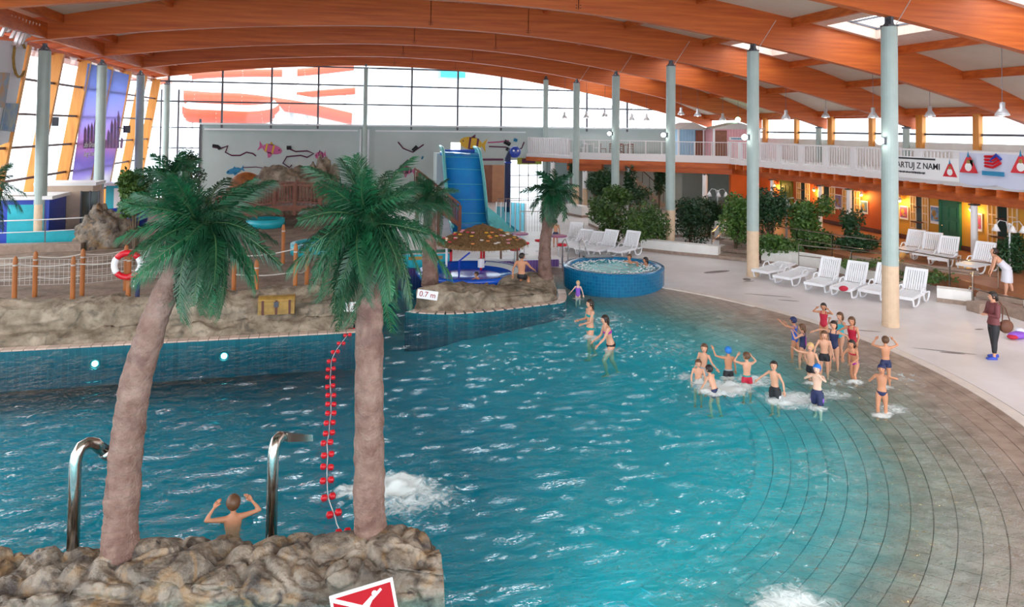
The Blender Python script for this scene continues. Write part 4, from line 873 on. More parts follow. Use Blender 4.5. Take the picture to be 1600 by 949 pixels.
# ---------------------------------------------------------------- outside
def building(nm, x, y, w, d, h, nx, nz, mt, lab, z0=-3, win='dglass'):
    t = thing('building', lab, 'building', (x, y, z0)); g = MB(); g.box((0, 0, h/2), (w, d, h)); obj('wall', g, mt, t); g = MB(); g.box((0, 0, h+.15), (w+.6, d+.6, .3)); obj('roof', g, 'outg', t)
    q = MB(); ww, hh = w/nx*.45, (h/nz)*.5; q.box((0, 0, 0), (ww, .1, hh)); me = mesh('window', q, win)
    for i in range(nx):
        for k in range(nz): put('window', me, t, (-w/2+(i+.5)*w/nx, -d/2-.03, (k+.55)*h/nz))
    return t
M['palewin'] = mat('pale_window', (.50, .58, .66), .2)
p = Py(700, 150, 85); building('b', p.x, 85, 16, 8, 15.2, 5, 4, 'outw', 'white building outside the far glazing behind the slide', win='palewin')
t = thing('stair_tower', 'white tower with teal band outside the far glazing', 'tower', (Py(705, 150, 75).x, 75, -3)); g = MB(); g.box((0, 0, 5.5), (2.0, 2, 15.5)); obj('wall', g, 'outw', t); g = MB(); g.box((0, -.05, 14.2), (2.6, 2.2, .8)); obj('band', g, 'tealp', t)
for s in (-1, 1): g = MB(); g.tube([(s*1.6, -.6, 3), (s*1.6, -.6, 12.5), (s*1.1, -.6, 12.9)], .08, 6); obj('pipe', g, 'shade', t)
for i, (y, h, n) in enumerate(((14, 13.5, 9), (34, 11, 7), (52, 12, 7))):
    t = building('b', 95, y*2.2+5, 30, 12, h, n, 4, 'outw', ['pale apartment block seen through the right windows at the edge', 'pale apartment block seen beyond the nearest big column', 'pale low block seen through the right windows beyond the beach huts'][i], win='palewin'); t.rotation_euler = (0, 0, R(90))
def waterslide(pts, r, lab, y):
    P = catm([Py(px, py, y) for px, py in pts], 8); t = thing('water_slide_tube', lab, 'slide', (0, 0, 0), 0, 'outdoor tube slides'); g = MB(); g.tube(P, r, 16); 
    obj('tube', g, 'tubew', t, smooth=True); g = MB(); g.tube([p+Vector((0, -.05, -r*.12)) for p in P], r*.98, 16); 
    q = MB(); k = 3
    for i in range(4, len(P)-2, 12): q.tube([P[i], P[i+1]*.05+P[i]*.95], r*1.03, 14)
    obj('joint_ring', q, 'tubew', t); g = MB()
    g.grid(lambda u, v: tuple(P[min(int(u*(len(P)-1)), len(P)-1)]+Vector((0, -r*1.02*cos(-R(75)+R(95)*v), -r*1.02*sin(R(75)-R(95)*v+0)))), len(P)-1, 8); obj('underside', g, 'tubered', t, smooth=True, fix=False)
    for i in (len(P)//5, len(P)*4//5): q = MB(); q.tube([P[i], (P[i].x, P[i].y+.3, -3.1)], .14, 8); obj('support_leg', q, M['shade'], t)
    return t
waterslide([(288, 172), (300, 176), (340, 178), (390, 180), (425, 176), (438, 168)], .78, 'lower red and white tube slide outside the far glazing', 60)
waterslide([(290, 147), (330, 150), (380, 152), (430, 158), (480, 166), (550, 182)], .78, 'long red and white tube slide crossing outside the far glazing', 62)
waterslide([(440, 150), (500, 144), (555, 140)], .45, 'red tube slide section ending at the far middle column', 64); waterslide([(240, 130), (300, 116), (380, 112), (450, 112), (500, 108), (553, 102)], .5, 'upper white and red tube slide outside under the roof edge', 66)
for px in (275, 450): 
    p = Py(px, 150, 61); t = thing('slide_support', 'grey steel support of the outdoor tube slides, ' + ('left' if px < 300 else 'right') + ' one', 'support', (p.x, 62.5, -3)); g = MB(); g.lathe([(0, 0), (.6, 0), (.6, 14), (0, 14)], n=14); obj('pylon', g, M['shade'], t); g = MB(); g.box((0, 0, 12.3), (1.6, .5, .5)); obj('arm', g, M['shade'], t)
# bare trees outside
for px, lab in ((880, 'bare tree outside behind the far columns'), (945, 'thin bare tree outside right of the far columns'), (1000, 'bare tree outside near the third column')):
    ty_ = 66+(px-880)*.12; p = Py(px, 150, ty_); t = thing('bare_tree', lab, 'tree', (p.x, ty_, -3)); g = MB(); rr = random.Random(px)
    def br(a, d, L, r, n):
        b = a+d*L; g.tube([a, b], [r, r*.7], 5, False)
        if n: 
            for k in range(3): br(b, (d+Vector((rr.uniform(-.6, .6), rr.uniform(-.6, .6), rr.uniform(0, .4)))).normalized(), L*.68, r*.6, n-1)
    br(Vector((0, 0, 0)), Vector((0, 0, 1)), 5, .16, 5); obj('branches', g, 'outg', t)
# ---------------------------------------------------------------- whirlpool tub
t = thing('whirlpool_tub', 'round blue mosaic whirlpool tub with foaming water beside the shallow pool', 'whirlpool', (9.9, 24.95, -.35))
g = MB(); rr_ = 1.83
g.lathe([(rr_, 0), (rr_+.01, .85), (rr_+.02, .93)], n=64)
def ringtile():
    m = bpy.data.materials.new('tub_mosaic'); m.use_nodes = True; n = m.node_tree.nodes; l = m.node_tree.links; b = n['Principled BSDF']
    tc_ = n.new('ShaderNodeTexCoord'); sp = n.new('ShaderNodeSeparateXYZ'); l.new(tc_.outputs['Object'], sp.inputs[0])
    at = n.new('ShaderNodeMath'); at.operation = 'ARCTAN2'; l.new(sp.outputs['Y'], at.inputs[0]); l.new(sp.outputs['X'], at.inputs[1]); mu = n.new('ShaderNodeMath'); mu.operation = 'MULTIPLY'; mu.inputs[1].default_value = 1.84; l.new(at.outputs[0], mu.inputs[0])
    cb_ = n.new('ShaderNodeCombineXYZ'); l.new(mu.outputs[0], cb_.inputs['X']); l.new(sp.outputs['Z'], cb_.inputs['Y'])
    k = n.new('ShaderNodeTexBrick'); k.offset = 0; k.inputs['Scale'].default_value = 9; k.inputs['Brick Width'].default_value = 1; k.inputs['Row Height'].default_value = 1; k.inputs['Mortar Size'].default_value = .05
    k.inputs['Color1'].default_value = (.004, .12, .27, 1); k.inputs['Color2'].default_value = (.006, .16, .33, 1); k.inputs['Mortar'].default_value = (.02, .21, .36, 1)
    l.new(cb_.outputs[0], k.inputs['Vector']); l.new(k.outputs['Color'], b.inputs['Base Color']); b.inputs['Roughness'].default_value = .15; return m
obj('outer_wall', g, ringtile(), t, smooth=True)
g = MB(); g.lathe([(rr_+.02, .93), (rr_, .97), (rr_-.24, .97), (rr_-.27, .93), (rr_-.28, .4)], n=64); obj('rim', g, 'bluet', t, smooth=True)
g = MB(); g.grid(lambda u, v: ((rr_-.27)*v*cos(2*pi*u), (rr_-.27)*v*sin(2*pi*u), .86+.03*noise.noise(Vector((v*cos(2*pi*u)*6, v*sin(2*pi*u)*6, 0)))), 60, 16)
M['tubwater'] = mat('tub_water', (.02, .42, .48), .06, c2=(.06, .55, .58), vs=3, bump=.7, bs=7); obj('water', g, 'tubwater', t, smooth=True, fix=False)
g = MB(); rs = random.Random(4)
for k in range(520):
    a = rs.uniform(0, 2*pi); r = rr_-.3-abs(rs.gauss(0, .28)); 
    if r < .2: continue
    s = rs.uniform(.012, .05); g.ball((r*cos(a), r*sin(a), .885), (s, s, s*.45), 6, 4)
M['foam'] = mat('white_foam', (.88, .93, .95), .6); obj('foam', g, 'foam', t, smooth=True, kind='stuff')
g = MB(); g.box((0, rr_-.2, .99), (1.1, .5, .05)); obj('grille', g, 'steel', t)
for s in (-.35, .35): g = MB(); g.tube([(s-.9, rr_+.4, .3), (s-.9, rr_+.4, 1.5), (s-.9, rr_+.1, 1.65), (s-.9, rr_-.3, 1.4), (s-.9, rr_-.3, .9)], .022, 8); obj('grab_rail', g, 'inox', t)
# ---------------------------------------------------------------- blue toddler bowl, arch toys
t = thing('toddler_bowl', 'shallow shiny blue bowl pool under the thatched parasol', 'bowl pool', (4.7, 25.8, -.08)); t.scale = (1.12, 1.12, 1)
g = MB(); g.lathe([(1.35, 0), (1.6, .35), (1.65, .5), (1.55, .55), (1.45, .45), (.8, .3), (0, .26)], n=48, sx=1.05); obj('shell', g, 'blueb', t, smooth=True); g = MB(); g.lathe([(0, .275), (.75, .315), (.95, .345)], n=40, sx=1.05); obj('inner_floor', g, 'purple', t, smooth=True)
g = MB(); g.lathe([(1.3, .43), (1.5, .52), (1.6, .56), (1.66, .5)], n=24, a0=R(-50), a1=R(60), sx=1.05); obj('foam_lip', g, 'foam', t, smooth=True)
g = MB(); g.tube([(-.3, .3, .3), (-.3, .3, .8), (.05, .3, 1.1)], .03, 8); obj('spout', g, 'deepb', t)
t = thing('play_arch', 'low green and yellow play arch at the left of the bowl', 'play arch', (3.3, 27.6, .0)); g = MB(); g.box((0, 0, .5), (1.9, .08, .5)); obj('panel', g, M['tealp'], t); g = MB(); g.box((0, -.06, .62), (1.3, .06, .12)); obj('strip', g, 'gold', t)
for s in (-1, 1): g = MB(); g.box((s*.98, 0, .45), (.1, .12, .9)); obj('post', g, 'red', t)
g = MB(); g.box((0, 0, .86), (2.0, .12, .1)); obj('top_bar', g, M['gdoor'], t)
# ---------------------------------------------------------------- thatched parasol
tx, ty = 5.45, 27.4
t = thing('thatched_parasol', 'brown thatched parasol dotted with coloured flowers', 'parasol', (tx, ty, -.1)); t.scale = (.80, .80, .66)
rs = random.Random(11)
g = MB(); g.lathe([(0, 3.0), (.7, 2.66), (1.35, 2.32), (2.05, 1.98), (2.15, 1.86), (2.0, 1.84), (0, 2.8)], n=40); rc = obj('roof_core', g, 'thatch', t)
g = MB()
for k in range(2600):
    a = rs.uniform(0, 2*pi); r = 2.12*sqrt(rs.random()); z = 3.03-.5*r+.02; d = Vector((cos(a), sin(a), -.62 if r < 1.95 else -1.6)).normalized()*rs.uniform(.16, .34); w = Vector((-sin(a), cos(a), 0))*.018
    p = Vector((r*cos(a), r*sin(a), z+rs.uniform(0, .04))); g.add([p-w, p+w, p+d+w*.3+Vector((0, 0, rs.uniform(-.02, .05))), p+d-w*.3], [(0, 1, 2, 3)])
obj('straw', g, 'thatch', t, fix=False, kind='stuff')
fc_ = [mat('flower_'+n, c, .5) for n, c in (('yellow', (.80, .45, .03)), ('pink', (.75, .30, .38)), ('white', (.8, .7, .65)), ('red', (.65, .03, .06)), ('orange', (.85, .30, .08)))]
for k in range(46):
    a = R(-160)+R(320)*rs.random()-pi/2*0; a = -pi/2+rs.uniform(-1.9, 1.9); r = rs.choice((.95, 1.25, 1.55, 1.8))+rs.uniform(-.08, .08); g = MB()
    for q in range(5): g.ball((.05*cos(q*1.256), .05*sin(q*1.256), 0), (.05, .05, .035), 6, 4)
    obj('flower', g, fc_[k % 5], rc, (r*cos(a), r*sin(a), 3.10-.5*r))
for x, y, c in ((-1.75, -.3, 'whitep'), (1.55, -.9, 'trunk'), (.25, .7, 'red'), (-.2, -.9, 'red'), (1.2, 1.1, 'trunk')): g = MB(); g.lathe([(0, -.1), (.055, -.1), (.055, 2.3), (0, 2.3)], n=10); obj('post', g, c, t, (x, y, 0))
g = MB(); g.lathe([(0, .7), (.16, .7), (.16, 1.2), (0, 1.2)], n=12); obj('sign_drum', g, 'whitep', t, (-.2, -.9, 0))
# bar stools and high tables behind the island
def stool(x, y, lab, z=0.):
    t = thing('bar_stool', lab, 'stool', (x, y, z), 0, 'red bar stools'); g = MB(); g.lathe([(0, .72), (.2, .73), (.22, .78), (.2, .82), (0, .83)], n=16); obj('seat', g, 'red', t, smooth=True)
    g = MB(); g.lathe([(.03, 0), (.03, .73)], n=8); g.lathe([(.2, 0), (.2, .03), (0, .05)], n=14); obj('pedestal', g, 'shade', t); g = MB(); g.lathe([(.15, .3), (.17, .3), (.17, .32), (.15, .32), (.15, .3)], n=14); obj('foot_ring', g, 'shade', t)
for px, py, lab in ((819, 409, 'red bar stool right of the thatched parasol'), (843, 404, 'red bar stool seen left of the island palm trunk'), (878, 412, 'red bar stool right of the island palm trunk, before the whirlpool'), (804, 420, 'red bar stool under the right edge of the parasol')):
    p = Pz(px, py); stool(p.x, p.y, lab)
for px, py, lab in ((812, 404, 'tall round table with dark top right of the parasol'), (872, 408, 'tall round table right of the island palm trunk')):
    p = Pz(px, py); t = thing('bar_table', lab, 'table', p); g = MB(); g.lathe([(0, 1.03), (.36, 1.03), (.36, 1.08), (0, 1.08)], n=20); obj('tabletop', g, M['pr1'] if 'pr1' in M else 'red', t); g = MB(); g.lathe([(.03, 0), (.03, 1.04)], n=8); g.lathe([(.24, 0), (.24, .03), (0, .05)], n=14); obj('pedestal', g, 'shade', t)
# ---------------------------------------------------------------- wide slide
t = thing('wide_slide', 'wide bright blue water slide with teal sides at the back of the hall', 'slide', (0, 0, 0))
sp_ = [((6.1, 44.3, 4.15), (8.25, 44.3, 4.1)), ((6.15, 43.4, 4.0), (8.4, 43.4, 3.95)), ((6.12, 42.6, 3.3), (8.4, 42.6, 3.2)), ((6.08, 41.6, 2.3), (8.35, 41.6, 2.25)), ((6.05, 40.5, 1.35), (8.25, 40.5, 1.3)), ((6.0, 39.5, .6), (8.15, 39.5, .55)), ((5.95, 38.6, .2), (8.05, 38.6, .2)), ((5.9, 37.6, .12), (8.0, 37.6, .12))]
LA = catm([Vector(a) for a, b in sp_], 6); LB = catm([Vector(b) for a, b in sp_], 6); n = len(LA)
g = MB(); g.v = [tuple(p) for p in LA]+[tuple(p) for p in LB]+[tuple(p-Vector((0, 0, .25))) for p in LA]+[tuple(p-Vector((0, 0, .25))) for p in LB]
for i in range(n-1): g.f += [(i, i+1, n+i+1, n+i), (2*n+i, 3*n+i, 3*n+i+1, 2*n+i+1), (i, 2*n+i, 2*n+i+1, i+1), (n+i, n+i+1, 3*n+i+1, 3*n+i)]
g.m = [0]*len(g.f); obj('chute', g, 'slideb', t, smooth=True)
for L in (LA, LB):
    g = MB(); g.tube([p+Vector((0, 0, .28)) for p in L], .1, 8); g.v += []; m = len(L)
    g.add([p for p in L]+[p+Vector((0, 0, .3)) for p in L], [(i, i+1, m+i+1, m+i) for i in range(m-1)]); obj('side_wall', g, 'slidet', t, smooth=True)
g = MB()
for i in range(8, n-6, 5): g.bar(LA[i]+Vector((0, 0, .02)), LB[i]+Vector((0, 0, .02)), .035)
obj('joint_line', g, M['cyan'], t)
g = MB(); g.box((7.2, 45, 2.0), (2.6, 1.6, 4.0)); obj('tower', g, M['mural'], t); g = MB(); g.box((7.3, 44.35, 4.12), (2.2, .3, .22)); obj('top_lip', g, M['pr2'] if 0 else 'blue', t)
g = MB(); g.box((7.1, 44.5, 4.42), (.55, .3, .46)); obj('lit_sign_box', g, mat('white_box_glow', (1, 1, 1), .4, emit=1.6), t)
M['blue_'] = M['blue']
# splash screen glass and rail right of the slide
t = thing('glass_screen', 'curved cyan glass screen beside the end of the slide', 'screen', (0, 0, 0)); a, b, c = Pz(775, 360), Pz(790, 362), Pz(820, 363)
for i in range(6):
    p, q = a.lerp(c, i/6), a.lerp(c, (i+1)/6-.02); g = MB(); g.bar(p+Vector((0, 0, .8)), q+Vector((0, 0, .8)), .03, 1.5 if i in (3, 4, 5) else 1.0); obj('glass_panel', g, 'cglass' if i > 2 else 'cglass', t)
for i in range(7): p = a.lerp(c, i/6); g = MB(); g.box((p.x, p.y, .75), (.06, .06, 1.6)); obj('post', g, 'shade', t)
t = thing('slide_runout', 'teal sloping run-out beside the foot of the slide', 'slide', (0, 0, 0)); P = [Pz(764, 362), Pz(812, 362), Pz(766, 330, 0)]; g = MB(); g.v = [tuple(P[0]), tuple(P[1]), (P[0].x, P[0].y+.6, 1.3), (P[0].x+.2, P[0].y+2.5, 0), (P[1].x, P[1].y+2.5, 0)]; g.f = [(0, 1, 2), (2, 1, 4, 3), (0, 2, 3), (0, 3, 4, 1)]; g.m = [0]*4; obj('ramp', g, 'slidet', t)
def railing(pts, h, lab, nm='metal_railing', mt='rope', z=0., bars=True, step=.16, r=.02, cat='railing', two=False, posts=1.6):
    t = thing(nm, lab, cat, (0, 0, 0)); P = [Vector(p) for p in pts]
    g = MB(); g.tube([p+Vector((0, 0, h)) for p in P], r*1.3, 6)
    if two: g.tube([p+Vector((0, 0, h*.55)) for p in P], r, 6)
    obj('handrail', g, mt, t); g = MB(); q = MB()
    for a, b in zip(P, P[1:]):
        L = (b-a).length; n = max(1, int(L/posts))
        for k in range(n+1): c = a.lerp(b, k/n); q = MB(); q.tube([c, c+Vector((0, 0, h))], r*1.2, 6); obj('rail_post', q, mt, t)
        if bars:
            m = int(L/step)
            for k in range(m): c = a.lerp(b, (k+.5)/m); g.bar(c+Vector((0, 0, .08)), c+Vector((0, 0, h)), r*.8)
    if bars: obj('baluster_panel', g, mt, t)
    return t
railing([Pz(812, 364), Pz(850, 364), Pz(868, 352)], 1.15, 'grey bar railing right of the slide glass screen', step=.14); railing([Pz(778, 338), Pz(850, 336)], 1.1, 'thin railing before the tan doors at the back', mt='inox')
t = thing('totem_pole', 'dark blue carved totem pole beside the glass entrance', 'pole', (Py(793, 300, 47).x, 47, 0)); g = MB(); g.tube([(0, 0, 0), (0, 0, 3.6), (.2, 0, 4.1), (.7, 0, 4.25)], [.22, .2, .2, .15], 10); obj('pole', g, 'navy', t); g = MB(); g.ball((.45, -.1, 4.0), (.42, .3, .4), 10, 7); g.lathe([(.0, 3.1), (.3, 3.3), (.0, 3.5)], n=8); obj('figure_head', g, 'deepb', t); g = MB()
for s in (-.1, .2): g.ball((.4+s, -.38, 4.1), .07, 8, 5)
obj('eye', g, 'whitep', t)
# street style lamps
def streetlamp(px, py, z, top, lab):
    p = Pz(px, py, z); t = thing('globe_lamp', lab, 'lamp', p, 0, 'triple bell street lamps'); d = Vector((p.x, p.y, 0)); h = Py(px, top, p.y).z-z
    g = MB(); g.lathe([(.07, 0), (.045, .2), (.035, h)], n=10); g.ball((0, 0, h+.03), .06, 8, 5); obj('pole', g, 'shade', t); n = Vector((p.y, -p.x, 0)).normalized()
    for s in (-1, 1):
        g = MB(); g.tube([Vector((0, 0, h-.35)), n*(.1*s)+Vector((0, 0, h+.12)), n*(.3*s)+Vector((0, 0, h+.16)), n*(.42*s)+Vector((0, 0, h-.02))], .02, 6); obj('arm', g, 'shade', t)
        g = MB(); g.lathe([(.03, .06), (.08, -.05), (.15, -.2), (0, -.2)], c=tuple(n*(.42*s)+Vector((0, 0, h-.05))), n=12); obj('lamp_shade', g, 'lampw' if 'lampw' in M else 'whitep', t, smooth=True)
    g = MB(); g.lathe([(.03, .06), (.08, -.05), (.14, -.18), (0, -.18)], c=tuple(Vector((-.05, -.18, h-.06))), n=12); obj('lamp_shade', g, 'whitep', t, smooth=True)
streetlamp(1121, 362, .3, 300, 'triple bell lamp post behind the deck steps'); streetlamp(1229, 376, TZ, 314, 'triple bell lamp post among shrubs right of the second big column'); streetlamp(1578, 425, TZ, 352, 'triple bell lamp post at the right edge of the terrace'); p = Py(762, 284, 44); 
# ---------------------------------------------------------------- planters, steps and low walls
def lowwall(pts, z0, z1, w, lab, mt='white', nm='planter_wall', cap=None):
    t = thing(nm, lab, 'low wall', (0, 0, 0)); P = [Vector(p) for p in pts]; L, Rr = [], []
    for i, p in enumerate(P):
        d = (P[min(i+1, len(P)-1)]-P[max(i-1, 0)]).normalized(); n = Vector((-d.y, d.x, 0)); L.append((p.x+n.x*w/2, p.y+n.y*w/2)); Rr.append((p.x-n.x*w/2, p.y-n.y*w/2))
    g = MB(); g.prism(L+Rr[::-1], z0+.14, z1); obj('wall', g, mt, t); g = MB(); g.prism(L+Rr[::-1], z0, z0+.14); obj('plinth', g, 'grout2', t); return t
M['grout2'] = mat('brown_stone_plinth', (.33, .24, .19), .5, var=.2, vs=6); M['soil'] = mat('dark_soil', (.05, .035, .025), .9)
lowwall([Pz(1004, 391), Pz(1060, 397), Pz(1124, 403)], 0, .52, .5, 'long white low wall behind the left loungers')
lowwall([Pz(1120, 374)+Vector((0, 0, 0)), Pz(1168, 380)], 0, .95, .5, 'white planter wall beside the deck steps'); lowwall([Pz(1192, 411), Pz(1240, 417), Pz(1300, 427)], 0, .62, .4, 'white planter wall right of the second big column')
lowwall([Pz(1464, 470), Pz(1490, 473), Pz(1519, 477)], 0, .46, .45, 'white low wall behind the right loungers'); lowwall([Pz(1300, 428), Pz(1350, 440), Pz(1398, 450)], 0, .42, .4, 'white low wall behind the middle loungers')
lowwall([Pz(927, 352), Pz(940, 358), Pz(960, 364)], 0, .8, .6, 'white planter wall at the left end of the shrubs'); lowwall([Pz(890, 335), Pz(915, 340)], 0, .7, .6, 'white block planter before the entrance glass'); lowwall([Pz(1000, 372), Pz(1060, 370), Pz(1115, 366)], 0, .7, .4, 'white planter wall behind the shrubs')
lowwall([Pz(1330, 424, 0), Pz(1420, 438, 0), Pz(1530, 450, 0)], 0, .62, .35, 'stone planter edge below the terrace railings', mt='grout2'); lowwall([Pz(1520, 488), Pz(1560, 486), Pz(1620, 505)], 0, .30, .5, 'stone step edge beside the woman with the bag', mt='grout2')
t = thing('deck_steps', 'stone steps leading up from the deck to the terrace', 'steps', (0, 0, 0))
for k in range(4): a, b = Pz(1125+k*3, 402-k*7), Pz(1192, 409-k*7); g = MB(); g.bar((a.x, a.y, .08+.13*k), (b.x, b.y, .08+.13*k), 1.0, .14); obj('step', g, 'grout2', t)
railing([Pz(1112, 398)+Vector((0, 0, 0)), Pz(1136, 372, .3)], 1.0, 'short steel stair rail beside the deck steps', mt='inox', bars=False, two=True)
t = thing('terrace_steps', 'two stone steps behind the standing woman at the right', 'steps', (0, 0, 0)); 
for k in range(2): a, b = Pz(1528, 480-k*9), Pz(1600, 490-k*9); g = MB(); g.bar((a.x, a.y, .1+.14*k), (b.x, b.y, .1+.14*k), .8, .14); obj('step', g, 'grout2', t)
railing([Pz(1515, 475), Pz(1552, 487), Pz(1600, 497)], .55, 'low steel rail at the right edge steps', mt='inox', bars=False, posts=.9)
# terrace railings (two parallel runs of steel tubes)
railing([Pz(1192, 384, .35), Pz(1245, 392, .35), Pz(1300, 402, .35), Pz(1380, 415, .35)], .95, 'steel tube railing before the shrubs, left run', mt='inox', bars=False, two=True, r=.018)
railing([Pz(1248, 420, .1), Pz(1330, 430, .1), Pz(1390, 438, .1)], .95, 'steel tube railing behind the middle loungers', mt='inox', bars=False, two=True, r=.018); railing([Pz(1404, 430, .3), Pz(1484, 447, .3), Pz(1560, 458, .3)], .95, 'steel tube railing before the terrace loungers', mt='inox', bars=False, two=True, r=.018)
railing([Pz(1520, 478, 0), Pz(1521, 470, 0)], .95, 'single steel rail post by the low wall end', mt='inox', bars=False, r=.02)
# ---------------------------------------------------------------- loungers
def lounger_parts(t, back):
    g = MB()
    for k in range(9): g.box((-.28+.07*k, -.45, .33), (.052, 1.25, .03))
    g.box((-.32, -.45, .31), (.05, 1.3, .09)); g.box((.32, -.45, .31), (.05, 1.3, .09)); g.box((0, -1.09, .31), (.66, .07, .09)); obj('seat', g, 'resin', t)
    c, s = cos(back), sin(back); g = MB()
    def bp(x, l, o=0): return (x, .2+l*c-o*s, .34+l*s+o*c)
    for k in range(9): g.bar(bp(-.28+.07*k, .03), bp(-.28+.07*k, .72), .052, .03)
    g.bar(bp(-.32, 0), bp(-.32, .74), .05, .08); g.bar(bp(.32, 0), bp(.32, .74), .05, .08); g.bar(bp(-.34, .75), bp(.34, .75), .08, .08); obj('backrest', g, 'resin', t)
    for x in (-.33, .33):
        g = MB(); g.tube([(x, -1.0, .3), (x, -.92, .06), (x, -.8, .0+.03), (x, -.55, .03), (x, -.42, .1), (x, -.3, .3)], .03, 6); obj('leg', g, 'resin', t)
        g = MB(); g.tube([(x, .05, .3), (x, .18, .08), (x, .3, .03), (x, .5, .03), (x, .62, .12), (x, .7, .3)], .03, 6); obj('leg', g, 'resin', t)
        g = MB(); g.tube([(x*1.06, -.25, .36), (x*1.06, -.1, .5), (x*1.06, .15, .5), (x*1.06, .25, .36)], .022, 6); obj('armrest', g, 'resin', t)
    g = MB(); g.box((0, .55, .29), (.62, .3, .04)); obj('support_bar', g, 'resin', t)
proto = {}
def lounger(foot, head, back, lab, z=0., grp='white plastic sun loungers'):
    a, b = Pz(*foot, z), Pz(*head, z); d = (b-a).normalized(); rz = atan2(-d.x, d.y); c = a+d*1.05
    if back not in proto:
        t = thing('sun_lounger', lab, 'sun lounger', (c.x, c.y, z), rz, grp); lounger_parts(t, back); proto[back] = t
    else: t = copy_tree(proto[back], None, (c.x, c.y, z), rz, lab)
    t['group'] = grp; return t
F, U, U2 = R(4), R(42), R(62)
lounger((1188, 437), (1240, 424), F, 'flat white sun lounger right of the second big column, nearest that column'); lounger((1222, 447), (1275, 432), F, 'flat white sun lounger, second from the second big column')
lounger((1272, 458), (1322, 438), U2, 'white sun lounger with raised back, left one of the middle pair'); lounger((1313, 466), (1366, 445), U2, 'white sun lounger with raised back and towel roll, right one of the middle pair')
lounger((1358, 470), (1418, 448), U2, 'white sun lounger partly hidden by the nearest big column'); lounger((1408, 480), (1458, 455), U2, 'white sun lounger with raised back right of the nearest big column')
for i, (f, h, bk, lab) in enumerate((((960, 404), (1002, 394), U2, 'white lounger nearest the long low wall behind the whirlpool'), ((926, 402), (968, 392), U2, 'white lounger second from the low wall behind the whirlpool'), ((908, 400), (950, 388), U, 'white lounger third from the low wall behind the whirlpool'), ((890, 396), (928, 384), U, 'white lounger fourth from the low wall behind the whirlpool'), ((884, 388), (912, 376), U2, 'leftmost white lounger near the island palm'))):
    lounger(f, h, bk, lab)
for i, (f, h, lab) in enumerate((((1408, 404), (1440, 396), 'white lounger on the terrace right behind the nearest big column'), ((1440, 410), (1466, 400), 'white lounger on the terrace, second from the big column'), ((1465, 418), (1500, 404), 'white lounger on the terrace beside the slim white post'), ((1510, 428), (1556, 418), 'white lounger on the terrace behind the bending man'))):
    lounger(f, h, U2, lab, TZ)
g = MB(); g.ball((0, 0, 0), (.16, .12, .09), 10, 6); p = Pz(1318, 451, .4); tw = obj('rolled_towel', g, M['flower'] if 'flower' in M else 'crimson', None, p, smooth=True); tw['label'] = 'small rolled red towel on a lounger seat of the middle pair'; tw['category'] = 'towel'
p = Pz(1590, 528, .02); t = thing('pool_bag', 'purple and red bag lying on the deck at the right edge', 'bag', p); g = MB(); g.ball((0, 0, .07), (.3, .16, .1), 12, 6); obj('bag_body', g, 'violet', t, smooth=True); g = MB(); g.ball((-.22, -.05, .05), (.16, .12, .06), 10, 5); obj('strap', g, 'crimson', t, smooth=True); g = MB(); g.ball((.18, .1, .16), (.14, .1, .08), 10, 5); obj('towel_end', g, 'whitecl', t, smooth=True)
# ---------------------------------------------------------------- plateau: posts, rope, net, ring, rock, booths
ZP = .78
def tpost(px, py, top, lab, z=ZP, r=.062, grp='orange timber fence posts'):
    p = Pz(px, py, z); h = Py(px, top, p.y).z-z; t = thing('fence_post', lab, 'post', (p.x, p.y, z-.15), 0, grp); g = MB(); g.lathe([(0, 0), (r, 0), (r, h), (r*.75, h+.1), (0, h+.15)], n=14); obj('timber', g, 'pole', t, smooth=False); g = MB(); g.lathe([(r*1.03, h-.12), (r*1.1, h-.1), (r*1.03, h-.08)], n=12); obj('rope_loop', g, 'rope', t); return p, h-.1
fp = []
for px, py, top, lab in ((22, 474, 400, 'leftmost front timber fence post'), (113, 470, 400, 'front timber fence post left of the life ring'), (200, 467, 393, 'timber post carrying the life ring'),): fp.append(tpost(px, py, top, lab))
bp_ = []
for px, py, top, lab in ((54, 462, 392, 'rear timber fence post at the left'), (128, 460, 388, 'rear timber fence post left of the life ring'), (196, 452, 382, 'rear timber post just behind the life ring')): bp_.append(tpost(px, py, top, lab))
cp_ = []
for px, py, top, lab in ((365, 455, 392, 'timber post right of the leaning palm crown'), (400, 461, 405, 'second timber post right of the leaning palm crown'), (461, 457, 380, 'timber post above the treasure chest'), (479, 446, 385, 'timber post right of the treasure chest'), (442, 410, 350, 'thin dark post below the bridge')): cp_.append(tpost(px, py, top, lab))
def ropes(ps, lab, net=True, hs=(.95, .45)):
    t = thing('rope_fence', lab, 'fence', (0, 0, 0)); 
    for hh in hs:
        g = MB()
        for (a, h), (b, h2) in zip(ps, ps[1:]):
            A, B = a+Vector((0, 0, h*hh)), b+Vector((0, 0, h2*hh)); g.tube([A.lerp(B, k/6)-Vector((0, 0, .07*sin(pi*k/6))) for k in range(7)], .02, 5)
        obj('rope', g, 'rope', t)
    if net:
        g = MB()
        for (a, h), (b, h2) in zip(ps, ps[1:]):
            L = (b-a).length; n = int(L/.12)
            for k in range(n): A = a.lerp(b, k/n); g.bar(A+Vector((0, 0, .3)), A+Vector((0, 0, h*.86)), .006)
            for k in range(7): z = .3+(h*.86-.3)*k/6; g.bar(a+Vector((0, 0, z)), b+Vector((0, 0, z)), .006)
        obj('net', g, 'net', t, kind='stuff')
    return t
L0 = (Pz(-80, 476, ZP), 1.2); ropes([(Pz(-60, 466, ZP), 1.2)]+bp_+[(Pz(300, 446, ZP), 1.2)], 'rope fence with pale net behind the left rock wall'); ropes([L0]+fp, 'front rope strung between the left timber posts', net=False, hs=(.9,)); ropes(cp_[:1]+cp_[2:4], 'rope between the posts above the treasure chest', net=False)
